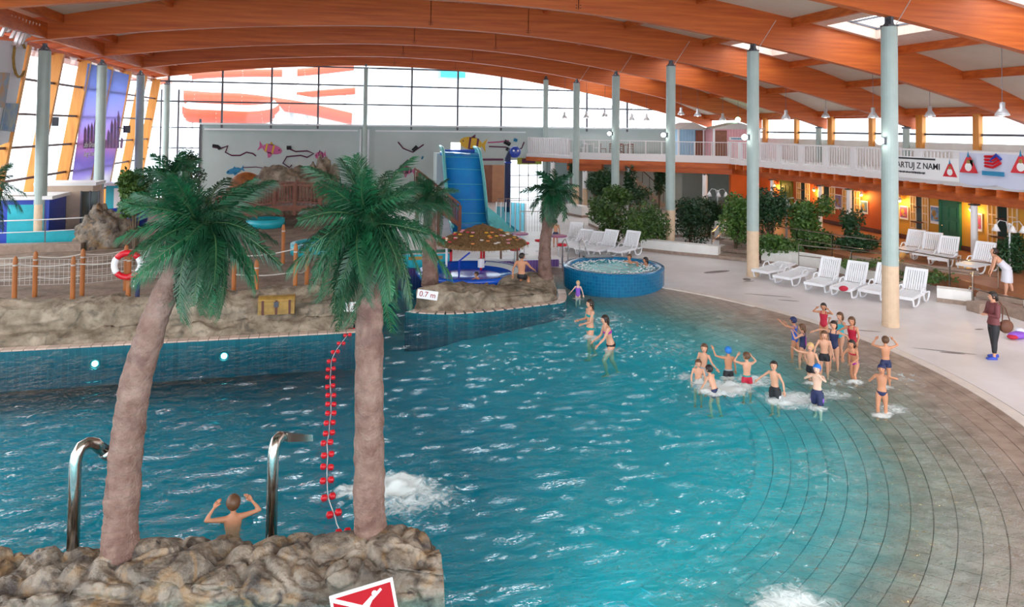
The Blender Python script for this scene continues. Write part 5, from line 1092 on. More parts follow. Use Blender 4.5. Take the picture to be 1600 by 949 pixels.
p, h = fp[2]; t = thing('life_ring', 'red and white life ring hanging on a timber post', 'life ring', (p.x, p.y-.14, p.z+.95))
for k in range(4):
    a0, a1 = R(45+90*k+(8 if k % 2 else -8)), R(135+90*k+(-8 if k % 2 else 8)); g = MB(); g.tube([(.33*cos(a0+(a1-a0)*q/8), 0, .33*sin(a0+(a1-a0)*q/8)) for q in range(9)], .085, 10); obj('ring_segment', g, 'red' if k % 2 == 0 else 'whitep', t, smooth=True)
p = Pz(215, 467, ZP); t = thing('rescue_tube', 'dark blue rescue tube leaning beside the life ring post', 'rescue tube', (p.x, p.y-.05, ZP-.02)); g = MB(); g.tube([(0, 0, 0), (0, .05, .55)], .06, 8); obj('tube', g, 'navy', t); g = MB(); g.tube([(0, .05, .55), (-.1, .05, .6), (-.1, .02, .35)], .01, 5); obj('cord', g, 'whitep', t)
# boulder
def boulder(x, y, z, rx, ry, rz, lab, seed, mt='rockd', nm='boulder', n=56):
    g = MB(); 
    def f(u, v):
        th, ph = 2*pi*u, pi*(v-.08)*.54+0; ph = pi/2*v; d = Vector((cos(th)*cos(ph), sin(th)*cos(ph), sin(ph))); k = 1+.28*fract(d, 1.6, seed)+.12*fract(d, 5, seed+3); return (d.x*rx*k, d.y*ry*k, d.z*rz*k-.15)
    g.grid(f, n, n//2); t = obj(nm, g, mt, None, (x, y, z), smooth=True, fix=False); t['label'] = lab; t['category'] = 'rock'; return t
p = Pz(157, 388, ZP); boulder(p.x, p.y+.5, ZP-.05, 1.15, .8, 1.6, 'large grey boulder on the sand before the left columns', 3)
p = Py(455, 330, 41); boulder(p.x, 42.5, .7, 2.7, 1.4, 2.6, 'jagged brown rock mound behind the timber bridge', 8, 'rock'); p = Py(497, 330, 42); boulder(p.x, 43.5, .7, 1.3, 1.1, 3.0, 'tall jagged rock peak behind the upright palm', 12, 'rock'); p = Py(400, 330, 41); boulder(p.x, 43, .7, 1.6, 1.1, 1.7, 'low rock behind the left end of the bridge', 15, 'rock')
p = Py(385, 293, 46); t = thing('grotto_dome', 'orange brown domed grotto opening under the mural', 'dome', (p.x, 46, p.z)); g = MB(); g.lathe([(1.0*cos(R(a)), .95*sin(R(a))) for a in range(0, 91, 10)], n=24, sy=.5); obj('dome', g, mat('rusty_orange', (.50, .17, .03), .5, c2=(.22, .07, .02), vs=3), t, smooth=True); g = MB(); g.box((0, 0, -1.3), (2.2, .8, 2.6)); obj('base', g, 'rock', t)
# booths at far left
def booth(px, py, top, w, d, z, body, front, lab, y=None):
    p = Pz(px, py, z); h = Py(px, top, p.y).z-z; t = thing('booth', lab, 'booth', (p.x, p.y+d/2, z)); h = h; g = MB(); g.box((0, 0, h/2), (w, d, h)); obj('body', g, body, t); g = MB(); g.box((w*.12, -d/2-.03, h*.46), (w*.6, .06, h*.86)); obj('front_panel', g, front, t); g = MB(); g.box((0, 0, h+.06), (w*1.12, d*1.1, .14)); obj('roof', g, 'whitep', t); return t, h
t, h = booth(28, 385, 312, 2.1, 1.8, ZP, 'deepb', 'tealp', 'blue and turquoise booth at the far left edge'); g = MB(); g.box((-.9, -.95, 1.2), (.35, .06, 2.2)); obj('side_panel', g, 'whitep', t); g = MB(); g.box((.25, -.96, 1.9), (1.2, .05, .2)); obj('sign_strip', g, 'rope', t)
t, h = booth(100, 372, 290, 2.1, 1.2, ZP, 'beige', 'beige', 'tall beige cabin with dark glass door by the left glass wall'); g = MB(); g.box((1.0, -.76, h*.46), (.62, .05, h*.86)); obj('glass_door', g, 'dglass', t); g = MB(); [g.box((1.0+s*.33, -.77, h*.46), (.06, .07, h*.88)) for s in (-1, 0, 1)]; obj('door_frame', g, 'steel', t)
t, h = booth(185, 330, 290, 1.3, 1.0, ZP, 'tealp', 'whitep', 'small teal and white booth behind the boulder'); p = Pz(192, 352, ZP); t = thing('ball_bin', 'low round blue tub behind the boulder', 'tub', p); g = MB(); g.lathe([(0, 0), (1.0, 0), (1.15, .7), (1.05, .72), (.9, .3), (0, .3)], n=24); obj('shell', g, 'deepb', t, smooth=True)
railing([Pz(-20, 388, ZP+.1), Pz(70, 384, ZP+.1), Pz(128, 380, ZP+.1), Pz(165, 362, ZP+.1)], 1.0, 'white tube railing before the left booths', mt='whitep', bars=False, two=True)
t = thing('teal_parapet', 'low teal panel wall behind the white railing at the left', 'low wall', Pz(88, 385, ZP)); g = MB(); g.box((0, 0, .3), (3.2, .1, .6)); obj('panel', g, 'tealp', t); g = MB(); g.box((-1.5, -1.0, .1), (5.5, .5, .35)); obj('plinth', g, 'grout2', t)
for i, (px, py) in enumerate(((85, 190), (198, 202))):
    p = Py(px, py, 37+i*8); t = thing('loudspeaker', ['dark loudspeaker clamped beside the first left column', 'dark loudspeaker beside the third left column'][i], 'loudspeaker', p, .6); g = MB(); g.box((0, 0, 0), (.28, .3, .42)); obj('cabinet', g, 'steel', t); g = MB(); g.bar((0, 0, 0), (-.45, 0, .1), .05); obj('bracket', g, 'steel', t)
# treasure chest
p = Pz(430, 487, .45); t = thing('treasure_chest', 'golden brown treasure chest set into the rock wall', 'chest', (p.x+.05, 20.95, .62), 0); g = MB(); g.box((0, 0, 0), (.95, .5, .34)); cbd = obj('chest_body', g, 'gold', t); g = MB(); g.tube([(-.48, 0, .18), (.48, 0, .18)], [(.24, .12), (.24, .12)], 14); obj('lid', g, 'gold', t); g = MB(); 
for s in (-.35, 0, .35): g.box((s, -.255, .02), (.06, .02, .38))
obj('iron_band', g, 'brown', cbd); g = MB(); g.box((0, -.27, .1), (.12, .04, .14)); obj('lock', g, 'steel', cbd)
# depth signs
def dsign(px, py, s, y, lab, rot=0.):
    p = Py(px, py, y); t = thing('depth_sign', lab, 'sign', p); t.rotation_euler = (R(-12), rot, R(-10)); g = MB(); g.box((0, 0, 0), (.62, .03, .26)); bd_ = obj('board', g, 'whitep', t); text('lettering', s, .22, 'redsign', bd_, Matrix.Translation((0, -.02, 0)) @ Matrix.Rotation(R(90), 4, 'X'), ext=.004)
dsign(668, 461, '0.7 m', 21.75, 'white depth sign reading 0.7 m on the island rock', R(8)); dsign(556, 480, '1.2 m', 20.62, 'white depth sign behind the upright palm trunk', R(2))
# ---------------------------------------------------------------- timber bridge
def bridge_pt(px, py, y): return Py(px, py, y)
t = thing('timber_bridge', 'brown arched timber bridge with baluster railings', 'bridge', (0, 0, 0))
bl = [(338, 345, 38.0), (368, 338, 37.6), (400, 331, 37.2), (428, 326, 37), (460, 325, 36.8), (500, 327, 36.6), (545, 332, 36.4), (600, 340, 36.2)]
for off in (0, 1.7):
    P = [Py(px, py, y)+Vector((0, off, 0)) for px, py, y in bl]
    g = MB(); [g.bar(a, b, .12, .26) for a, b in zip(P, P[1:])]; obj('stringer', g, 'bridge', t); g = MB(); [g.bar(a+Vector((0, 0, 1.12)), b+Vector((0, 0, 1.12)), .1, .08) for a, b in zip(P, P[1:])]; [g.bar(a+Vector((0, 0, .3)), b+Vector((0, 0, .3)), .06, .06) for a, b in zip(P, P[1:])]; obj('handrail', g, 'bridge', t)
    for p in P: g = MB(); g.box((p.x, p.y, p.z+.45), (.14, .14, 1.6)); obj('rail_post', g, 'bridge', t)
    g = MB()
    for a, b in zip(P, P[1:]):
        for k in range(7): c = a.lerp(b, (k+.5)/7); g.box((c.x, c.y, c.z+.68), (.05, .04, .84))
    obj('baluster_panel', g, 'bridge', t)
pl = MB()
P = [Py(px, py, y) for px, py, y in bl]
for a, b in zip(P, P[1:]):
    for k in range(6): c = a.lerp(b, (k+.5)/6); pl.box((c.x, c.y+.85, c.z+.1), ((b-a).length/6*.9, 1.7, .05))
obj('deck_plank', pl, 'bridge', t, kind='stuff')
for px in (372, 440, 500, 560): 
    p = Py(px, 335, 37.2); g = MB(); g.box((p.x, 37.5, p.z/2+.2), (.2, .2, p.z)); obj('pier', g, 'bridge', t)
# stair flight right of the palm
t = thing('timber_stair', 'brown timber stair railing descending beside the slide', 'stairs', (0, 0, 0)); A, B = Py(652, 300, 36.5), Py(718, 352, 36.5); A2, B2 = Py(690, 316, 38), Py(718, 338, 38)
for off in (0, 1.4):
    O = Vector((0, off, 0)); g = MB(); g.bar(A+O, B+O, .1, .22); g.bar(A+O+Vector((0, 0, 1.1)), B+O+Vector((0, 0, 1.1)), .1, .08); obj('handrail', g, 'bridge', t); g = MB()
    for k in range(16): c = (A+O).lerp(B+O, k/15); g.box((c.x, c.y, c.z+.55), (.05, .05, 1.1))
    obj('baluster_panel', g, 'bridge', t)
for k in range(8): c = A.lerp(B, (k+.5)/8); g = MB(); g.box((c.x, c.y+.7, c.z-.02), (.3, 1.4, .06)); obj('step', g, 'bridge', t)
for c in (A, B, A.lerp(B, .5)): g = MB(); g.box((c.x, c.y, c.z*.5+.4), (.16, .16, c.z+1.2)); obj('newel_post', g, 'bridge', t)
# teal pool play basins glimpsed under the bridge
for px, py, w, lab in ((415, 352, 1.6, 'turquoise splash basin under the bridge'), (500, 392, 2.0, 'turquoise play basin behind the upright palm')):
    p = Pz(px, py, .8); t = thing('splash_basin', lab, 'basin', (p.x, p.y, .72)); g = MB(); g.lathe([(0, .1), (w/2*.8, .12), (w/2, .4), (w/2+.1, .4), (w/2+.1, 0), (0, 0)], n=24); obj('shell', g, 'tealp', t, smooth=True); g = MB(); g.lathe([(0, .3), (w/2*.95, .3)], n=24); obj('water', g, 'tubwater', t)
# ---------------------------------------------------------------- water spouts of stainless steel
def spout(px, base, topy, dirx, flare, lab):
    p = Py(px, base, 10.45); h = Py(px, topy, 10.45).z; t = thing('water_spout', lab, 'water spout', (p.x, p.y-.05, -.1)); H = h+.1; d = Vector(dirx).normalized(); r = .075
    P = [Vector((0, 0, 0)), Vector((0, 0, H-.28)), d*.02+Vector((0, 0, H-.17)), d*.07+Vector((0, 0, H-.09)), d*.15+Vector((0, 0, H-.075)), d*.24+Vector((0, 0, H-.11))]
    if not flare: P.append(d*.36+Vector((0, 0, H-.25)))
    g = MB(); g.tube(P, r, 18); obj('pipe', g, 'inox', t, smooth=True)
    g = MB(); g.lathe([(r*1.5, 0), (r*1.5, .05), (r, .06)], n=18); obj('flange', g, 'inox', t)
    if flare:
        e = P[-1]; n = Vector((-d.y, d.x, 0)); f = e+d*.30+Vector((0, 0, -.06)); w = .30
        g = MB(); g.v = [tuple(e+n*.08+Vector((0, 0, .06))), tuple(e-n*.08+Vector((0, 0, .06))), tuple(f-n*w), tuple(f+n*w), tuple(e+n*.08-Vector((0, 0, .06))), tuple(e-n*.08-Vector((0, 0, .06))), tuple(f-n*w-Vector((0, 0, .09))), tuple(f+n*w-Vector((0, 0, .09)))]
        g.f = [(0, 1, 2, 3), (7, 6, 5, 4), (0, 4, 5, 1), (1, 5, 6, 2), (3, 7, 4, 0)]; g.m = [0]*5; obj('fan_nozzle', g, 'inox', t)
    else:
        e = P[-1]; g = MB(); g.tube([e, e+(e-P[-2]).normalized()*.1], [r*1.08, r*1.15], 18); obj('nozzle', g, 'inox', t, smooth=True)
spout(116, 858, 688, (.75, .7, 0), False, 'stainless water spout pipe left of the leaning palm'); spout(424, 862, 680, (.45, .89, 0), True, 'stainless water spout with fan nozzle between the two palms')
# no diving sign
c = Py(571, 944, 8.48); d = (Py(618, 905, 9.15)-Py(519, 927, 9.15)); w_ = .82; t = thing('warning_sign', 'red and white crossed-out diver sign on the front rock', 'sign', (c.x, 8.48, c.z-.08)); t.rotation_euler = (R(-8), R(-12), R(-4)); t.scale = (.9, .9, .9)
g = MB(); g.box((0, 0, 0), (.80, .02, .58)); obj('board', g, 'whitep', t); g = MB(); g.box((0, -.014, .045), (.73, .01, .41)); obj('red_field', g, 'redsign', t)
g = MB(); g.bar((-.36, -.024, .24), (.36, -.024, -.14), .01, .045); obj('cross_bar', g, 'whitep', t)
g = MB(); g.tube([(-.28, -.026, -.14), (-.12, -.026, -.04), (.02, -.026, .06), (.12, -.026, .15)], [.015, .035, .045, .02], 8); g.ball((.15, -.026, .18), (.035, .006, .035), 8, 5); g.bar((.1, -.026, .12), (.24, -.026, .21), .01, .03); obj('diver_figure', g, 'whitep', t)
g = MB(); g.tube([(-.36, -.022, .0+.02*sin(0)-.1)]+[(-.36+.09*k, -.022, -.1+.03*sin(k*1.3)) for k in range(1, 9)], .018, 6); obj('wave_line', g, 'whitep', t)
text('lettering', 'ZAKAZ SKAKANIA', .085, 'redsign', t, Matrix.Translation((0, -.016, -.225)) @ Matrix.Rotation(R(90), 4, 'X'), ext=.002)
# ---------------------------------------------------------------- lane rope floats
rp_ = [(550, 516), (543, 524), (533, 537), (524, 550), (518, 564), (517, 577), (516, 590), (516, 604), (517, 618), (517, 632), (517, 646), (515, 661), (514, 677), (511, 692), (512, 711), (511, 730), (511, 751), (513, 777), (522, 803), (536, 832)]
t0 = thing('lane_rope', 'rope with red float pairs dividing the pool', 'lane rope', (0, 0, 0)); RP = [Pz(a, b, WL+.02) for a, b in rp_]; RP += [Vector((.62, 9.75, .2))]
g = MB(); g.tube(catm(RP, 4), .007, 5); obj('rope', g, 'whitep', t0)
fb = MB()
for s in (-1, 1): fb.tube([(s*.062-.05, 0, 0), (s*.062-.03, 0, 0), (s*.062+.03, 0, 0), (s*.062+.05, 0, 0)], [.02, .05, .05, .02], 12)
fme = mesh('float', fb, 'red', True); fixn(fme)
for i, p in enumerate(RP[:-1]): put('float', fme, t0, p, (0, random.uniform(-.15, .15), random.uniform(-.3, .3)))
# pool lamps under the water
def plamp(x, y, z, lab, e=7, n=(0, -1, 0)):
    t = thing('pool_lamp', lab, 'lamp', (x, y, z), 0, 'round underwater pool lamps'); g = MB(); T = Matrix.Rotation(R(90), 4, 'X'); g.lathe([(0, 0), (.07, 0)], n=16, T=T); obj('lens', g, 'poollamp', t); g = MB(); g.lathe([(.11, -.01), (.14, .0), (.14, .03), (.11, .03)], n=16, T=T); obj('bezel', g, 'inox', t)
    return
    l = bpy.data.lights.new('pool_lamp_light', 'AREA'); l.shape = 'DISK'; l.size = .22; l.energy = e; l.color = (.72, 1, .95); o = bpy.data.objects.new('pool_lamp_light', l); COL.objects.link(o); o.location = (x+n[0]*.05, y+n[1]*.05, z); o.rotation_euler = Vector(n).to_track_quat('-Z', 'Y').to_euler()
plamp(Py(148, 558, 20.1).x, 20.12, -.42, 'underwater lamp below the left coping, nearer the leaning palm foot'); plamp(Py(350, 548, 20.1).x, 20.12, -.42, 'underwater lamp below the left coping beside the leaning trunk'); plamp(Py(716, 505, 21.7).x, 21.62, -.42, 'glowing underwater lamp below the island edge', 12)
for x in (): plamp(x, 10.75-.14*(x+2.2), -.6, 'underwater lamp behind the front rock ledge', 60, (0, 1, 0))
# ---------------------------------------------------------------- palms
def frond_mesh(L, seed, wide=1., droop=.5, nl=54, ll=.30, lw=.021):
    rs = random.Random(seed); g = MB(); N = 12; P = []
    for i in range(N+1):
        t = i/N; P.append(Vector((.06*sin(t*2+seed), L*(t-.18*droop*t*t), -L*droop*t*t*.75)))
    g.tube(P, [.014*(1-.75*i/N) for i in range(N+1)], 4, mi=1)
    for k in range(nl):
        t = .10+.90*k/nl; f = t*N; i = min(int(f), N-1); p = P[i].lerp(P[i+1], f-i); d = (P[i+1]-P[i]).normalized()
        l = ll*wide*(sin(pi*min(1, .18+t*.80))**.6)*rs.uniform(.82, 1.12)
        for s in (-1, 1):
            out = (Vector((s, 0, 0))*1.0+d*(.5+.8*t+rs.uniform(-.22, .22))+Vector((0, 0, rs.uniform(-.55, .40)))).normalized(); side = d*lw*.5
            m = p+out*l*.5+Vector((0, 0, .02)); e = p+out*l*.98+Vector((0, 0, -.10*l/ll-.02))
            g.add([p-side*.6, p+side*.6, m+side, m-side, e], [(0, 1, 2, 3), (3, 2, 4)])
    return mesh('frond', g, ['frond', 'rachis'])
FR = {}
def crown(t, c, L, n, seed, lo=-35, hi=80, droop=(.35, 1.1), nl=54, ll=.30, spread=None, lw=.021):
    rs = random.Random(seed)
    for k in range(5):
        if (k, L) not in FR: FR[(k, L)] = frond_mesh(L, seed+k, 1., .45+.17*k, nl, ll, lw)
    for k in range(n):
        q = (k+.5)/n; el = R(hi-(hi-lo)*q**.8+rs.uniform(-8, 8)); az = k*2.39996+rs.uniform(-.25, .25); me = FR[(min(4, int(q*5)), L)]
        s = rs.uniform(.85, 1.08)
        put('frond', me, t, c, (el, rs.uniform(-.6, .6), az), (s, s, s*rs.uniform(.8, 1.35)))
def palm(name, path, rad, crownc, L, n, lab, seed, base, **kw):
    t = thing('palm_tree', lab, 'palm', base, 0, None); B = Vector(base); P = catm([Vector(p)-B for p in path], 10); N = len(P)
    rr = []
    for i in range(N):
        f = i/(N-1)*(len(rad)-1); a = min(int(f), len(rad)-2); rr.append(rad[a]+(rad[a+1]-rad[a])*(f-a))
    g = MB(); n_ = 26; sub = []
    for i in range(N-1):
        for q in range(3): sub.append((P[i].lerp(P[i+1], q/3), rr[i]+(rr[i+1]-rr[i])*q/3))
    sub.append((P[-1], rr[-1])); sub = [(p, r*(1+.02*sin(k*1.1)+.03*noise.noise(p*3+Vector((seed, 0, 0))))) for k, (p, r) in enumerate(sub)]
    g.tube([s[0] for s in sub], [s[1] for s in sub], n_)
    g.v = [tuple(Vector(v)+Vector(v).normalized()*0+Vector((1, .6, 0))*.022*noise.noise(Vector(v)*5)) for v in g.v]
    obj('trunk', g, 'trunk', t, smooth=True); c = Vector(crownc)-B
    g = MB(); g.ball(c+Vector((0, 0, -.06)), (rad[-1]*.95, rad[-1]*.95, .24), 12, 8); obj('crown_heart', g, 'rachis', t, smooth=True)
    crown(t, c, L, n, seed, **kw); return t
pth = [Py(px, py, y) for px, py, y in ((188, 892, 10.05), (188, 850, 10.1), (190, 790, 10.15), (198, 700, 10.15), (212, 600, 10.1), (242, 500, 10.05), (272, 432, 10.0), (300, 385, 9.95))]
palm('a', pth, [.25, .215, .205, .20, .185, .165, .145, .12], Py(316, 356, 9.9), 1.0, 56, 'tall leaning palm with curved trunk on the front rock at the left', 40, Pz(188, 892, .1), lo=-45, hi=85)
pth = [Py(px, py, y) for px, py, y in ((578, 872, 9.75), (578, 835, 9.78), (577, 760, 9.8), (577, 620, 9.8), (577, 490, 9.8), (579, 400, 9.8))]
palm('b', pth, [.29, .22, .20, .19, .18, .15], Py(576, 350, 9.8), 1.06, 60, 'tall upright palm on the front rock in the middle', 50, Pz(578, 872, .1), lo=-58, hi=88)
pth = [Py(px, py, 23.9) for px, py in ((852, 437), (851, 415), (852, 380), (856, 345), (861, 312))]
palm('c', pth, [.28, .22, .2, .18, .14], Py(864, 300, 23.9), 1.05, 30, 'small palm at the right end of the island', 60, Pz(852, 437, .45), lo=-40, hi=85, nl=26, ll=.34, lw=.05)
pth = [Py(px, py, 23.6) for px, py in ((672, 446), (672, 420), (671, 380), (672, 330))]
palm('d', pth, [.3, .25, .23, .19], Py(674, 308, 23.6), 1.0, 28, 'palm at the left end of the island partly behind the upright palm', 70, Pz(672, 446, .4), lo=-40, hi=85, nl=26, ll=.34, lw=.05)
pth = [Py(px, py, 24.5) for px, py in ((-30, 470), (-32, 400), (-28, 310))]
palm('e', pth, [.28, .24, .18], Py(-26, 292, 24.5), 1.06, 28, 'palm at the left frame edge of which only frond tips show', 80, Pz(-30, 470, .75), lo=-40, hi=80, nl=26, ll=.34, lw=.05)
pth = [Py(px, py, 25.5) for px, py in ((262, 455), (262, 360), (268, 285))]
palm('f', pth, [.26, .22, .17], Py(270, 275, 25.5), .95, 28, 'palm standing behind the crown of the leaning palm', 90, Pz(262, 455, .75), lo=-30, hi=85, nl=26, ll=.34, lw=.05)
# ---------------------------------------------------------------- shrubs
def shrub(px, py, w, h, y, lab, seed, mt='leaf', n=1500, ls=.11, nm='shrub', z0=None, blobs=8, fl=False):
    rs = random.Random(seed); c = Py(px, py, y); k = FPX/((c-Vector((0, 0, EYE))).dot(FW)); rx, rz = w/2/k, h/2/k; z0 = 0 if z0 is None else z0
    t = thing(nm, lab, 'plant', (c.x, c.y, z0)); cz = c.z-z0; B = [(Vector((rs.uniform(-.55, .55)*rx, rs.uniform(-.4, .4)*rx, cz+rs.uniform(-.5, .55)*rz)), rs.uniform(.38, .62)) for _ in range(blobs)]
    g = MB()
    for q in range(n):
        b, s = B[q % blobs]; d = Vector((rs.gauss(0, 1), rs.gauss(0, 1), rs.gauss(0, 1))).normalized()*(rs.random()**.35)
        p = b+Vector((d.x*rx*s, d.y*min(rx, 1.2)*s, d.z*rz*s)); e = Vector((rs.gauss(0, 1), rs.gauss(0, 1), rs.gauss(-.3, .8))).normalized(); f = e.cross(Vector((rs.gauss(0, 1), rs.gauss(0, 1), rs.gauss(0, 1)))).normalized(); l = ls*rs.uniform(.7, 1.5)
        g.add([p, p+e*l*.5+f*l*.26, p+e*l, p+e*l*.5-f*l*.26], [(0, 1, 2, 3)])
    obj('foliage', g, mt, t, fix=False, kind='stuff'); g = MB()
    for b, s in B: g.tube([(0, 0, -.02), (b.x*.3, b.y*.3, b.z*.55), tuple(b)], [.045, .03, .012], 5)
    obj('stem', g, 'stem', t); return t
SH = [(962, 348, 76, 74, 33.5, 'bright green shrub just right of the white planter block', 1, 'leaf'), (1008, 352, 78, 84, 31.8, 'dense green shrub behind the left loungers', 2, 'leaf'), (958, 312, 60, 40, 36, 'light green bush top before the fourth column', 33, 'leaf'),
      (1078, 345, 60, 66, 33, 'green shrub right of the third big column', 3, 'leafd'), (1108, 335, 46, 50, 34.5, 'dark green bush left of the triple bell lamp post behind the steps', 4, 'leafd'), (1150, 340, 44, 66, 29.5, 'green shrub left of the second big column', 5, 'leaf'),
      (1205, 332, 62, 84, 29.6, 'dark bushy shrub right of the second big column', 6, 'leafd'), (1262, 336, 58, 66, 29, 'tall green shrub right of the triple bell lamp post', 7, 'leaf'), (1222, 382, 78, 30, 27.3, 'low shrub in the white planter right of the second big column', 8, 'leaf'),
      (1275, 374, 70, 34, 28.2, 'low leafy shrub under the tall green one', 9, 'leaf'), (1326, 352, 34, 50, 28, 'blue-green young tree left of the nearest big column', 10, 'leafd'), (1345, 384, 70, 34, 27.2, 'blue-green low shrub left of the nearest big column', 11, 'leafd'),
      (1588, 395, 50, 80, 21.9, 'dark green shrub at the right edge beside the lamp post', 12, 'leafd'), (1450, 432, 110, 10, 21.8, 'trailing greenery along the terrace edge below the loungers', 13, 'leaf'), (1350, 412, 130, 12, 23.6, 'trailing greenery behind the nearest big column', 14, 'leaf'),
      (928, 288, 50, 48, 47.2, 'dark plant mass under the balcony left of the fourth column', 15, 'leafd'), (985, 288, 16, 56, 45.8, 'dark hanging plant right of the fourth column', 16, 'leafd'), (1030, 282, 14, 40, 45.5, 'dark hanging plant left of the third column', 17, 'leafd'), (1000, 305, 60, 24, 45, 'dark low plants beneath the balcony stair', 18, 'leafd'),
      (898, 262, 16, 34, 49, 'small dark climbing plant under the left end of the balcony', 19, 'leafd'), (213, 305, 44, 70, 27, 'leafy tree left of the leaning palm crown', 20, 'leaf'), (300, 262, 40, 50, 40, 'tree top behind the leaning palm crown', 21, 'leafd')]
for px, py, w, h, y, lab, sd, mt in SH:
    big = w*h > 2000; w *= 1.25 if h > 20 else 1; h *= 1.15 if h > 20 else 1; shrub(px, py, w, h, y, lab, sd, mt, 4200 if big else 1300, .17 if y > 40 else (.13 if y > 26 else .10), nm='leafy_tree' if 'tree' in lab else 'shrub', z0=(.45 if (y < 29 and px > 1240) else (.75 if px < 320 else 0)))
# ---------------------------------------------------------------- people
def _norm(v): return Vector(v).normalized()
def remeshed(mb, vox, sm=4):
    me = bpy.data.meshes.new('tmp'); me.from_pydata(mb.v, [], mb.f); o = bpy.data.objects.new('tmp', me); COL.objects.link(o)
    a = o.modifiers.new('r', 'REMESH'); a.mode = 'VOXEL'; a.voxel_size = vox
    b = o.modifiers.new('s', 'SMOOTH'); b.factor = .5; b.iterations = sm
    for x in hidden: pass
    dg = bpy.context.evaluated_depsgraph_get(); out = bpy.data.meshes.new_from_object(o.evaluated_get(dg)); bpy.data.objects.remove(o); bpy.data.meshes.remove(me)
    return out
hidden = []
def person(lab, px, py, h, ang, lean=0, legs=((0, 5), (0, 5)), arms=None, head=(0, 0), skin='skin', hair='hairn', hl=0, suit='trunks', sc='navy', sc2=None, cap=None, child=True, z=None, group=None, girl=False, pos=None, side=0., pitchdown=0, sit=None):
    """legs: (thigh forward deg, knee bend deg); arms: (upper dir, fore dir) per side in body frame x right, y front, z up"""
    p = pos if pos else Pz(px, py, WL); gz = depth(p.x, p.y) if z is None else z
    t = thing('person', lab, 'person', (0, 0, 0), 0, group); a = atan2(p.x, p.y); t.rotation_euler = (0, 0, -a+R(ang))
    hf = 6.2 if child else 7.4; hh = h/hf; leg = (.47 if child else .49)*h; th, sh = leg*.50, leg*.45; ft = leg*.06
    hip = h*.048; shw = h*(.105 if child else .112)*(.94 if girl else 1); tl = h-leg-hh*1.12-h*.02
    s = Vector((sin(R(side)), sin(R(lean)), cos(R(lean)))).normalized(); xr = Vector((1, 0, 0)); xr = (xr-s*xr.dot(s)).normalized()
    def legpts(i):
        sd = (-1, 1)[i]; t1, kb = legs[i][:2]; ab = legs[i][2] if len(legs[i]) > 2 else 3
        hp = Vector((sd*hip, 0, 0)); d1 = Vector((sd*sin(R(ab)), sin(R(t1)), -cos(R(t1)))).normalized(); k = hp+d1*th
        d2 = Vector((sd*sin(R(ab))*.4, sin(R(t1-kb)), -cos(R(t1-kb)))).normalized(); an = k+d2*sh
        return hp, k, an, d2
    LG = [legpts(0), legpts(1)]; mz = min(l[2].z for l in LG)-ft
    base = Vector((0, 0, -mz)) if sit is None else Vector((0, 0, sit))
    # ring table along the spine: fraction, half width, half depth
    W = 1.0; RT_ = [(-.10, .050, .045), (-.02, .082, .060), (.06, .088, .062), (.2, .080, .056), (.38, .070, .050), (.55, .080, .056), (.72, .092, .060), (.86, .092, .052), (.95, .066, .042), (1.0, .036, .034)]
    if girl and not child: RT_[2] = (.06, .096, .066); RT_[4] = (.38, .064, .048)
    kk = .92 if child else 1.0
    def torso(g, t0, t1, add=0., n=16):
        fr = [t0]+[r[0] for r in RT_ if t0 < r[0] < t1]+[t1]; pts, rad = [], []
        for f in fr:
            for q in range(len(RT_)-1):
                if RT_[q][0] <= f <= RT_[q+1][0]+1e-6:
                    w = (f-RT_[q][0])/(RT_[q+1][0]-RT_[q][0]); pts.append(base+s*(f*tl)); rad.append(((RT_[q][1]*(1-w)+RT_[q+1][1]*w)*h*kk+add, (RT_[q][2]*(1-w)+RT_[q+1][2]*w)*h*kk+add)); break
        g.tube(pts, rad, n)
    def thigh(g, i, f, add=0.):
        hp, k, an, d = LG[i]; g.tube([base+hp+Vector((0, 0, h*.02)), base+hp.lerp(k, .25*min(1, f/.25)), base+hp.lerp(k, f)], [h*.046+add, h*.052+add, h*(.052-.016*f)+add], 12)
    g = MB(); torso(g, -.10, 1.0)
    for i in (0, 1):
        hp, k, an, d2 = LG[i]; r = h*(1 if not child else .93)
        g.tube([base+hp+Vector((0, 0, h*.02)), base+hp.lerp(k, .25), base+hp.lerp(k, .6), base+k], [r*.048, r*.052, r*.042, r*.031], 12)
        cf = k.lerp(an, .3)+Vector((0, -h*.006, 0)); g.tube([base+k, base+cf, base+k.lerp(an, .7), base+an], [r*.031, r*.034, r*.024, r*.019], 12); g.ball(base+k, r*.032, 10, 6)
        tilt = R(min(60, max(0, (legs[i][1]-legs[i][0])*.6))); fd = Vector((0, cos(tilt), -sin(tilt))); hl_ = base+an-fd*h*.02+Vector((0, 0, -ft*.45)); g.tube([hl_, hl_+fd*h*.05+Vector((0, 0, -.006)), hl_+fd*h*.115+Vector((0, 0, -ft*.25))], [(h*.022, h*.026), (h*.026, h*.02), (h*.026, h*.010)], 10)
        g.ball(hl_+Vector((0, 0, .0)), h*.022, 8, 5)
    SP = base+s*(tl*.88); hands = []
    if arms is None: arms = (((-.25, .05, -1), (-.1, .3, -1)), ((.25, .05, -1), (.1, .3, -1)))
    ua, fa = h*.155, h*.135
    for i in (0, 1):
        sd = (-1, 1)[i]; S_ = SP+xr*(sd*shw*.93); u, f = _norm(arms[i][0]), _norm(arms[i][1]); E_ = S_+u*ua; Hn = E_+f*fa; r = h*(.95 if child else 1.03)
        g.tube([SP+xr*(sd*shw*.4), S_, S_+u*ua*.3, S_+u*ua*.65, E_], [r*.034, r*.031, r*.027, r*.023, r*.019], 10); g.ball(S_, r*.032, 10, 6)
        g.tube([E_, E_+f*fa*.3, E_+f*fa*.7, Hn], [r*.019, r*.021, r*.017, r*.013], 10); g.ball(E_, r*.0195, 8, 5)
        hands.append((Hn, f, u, sd))
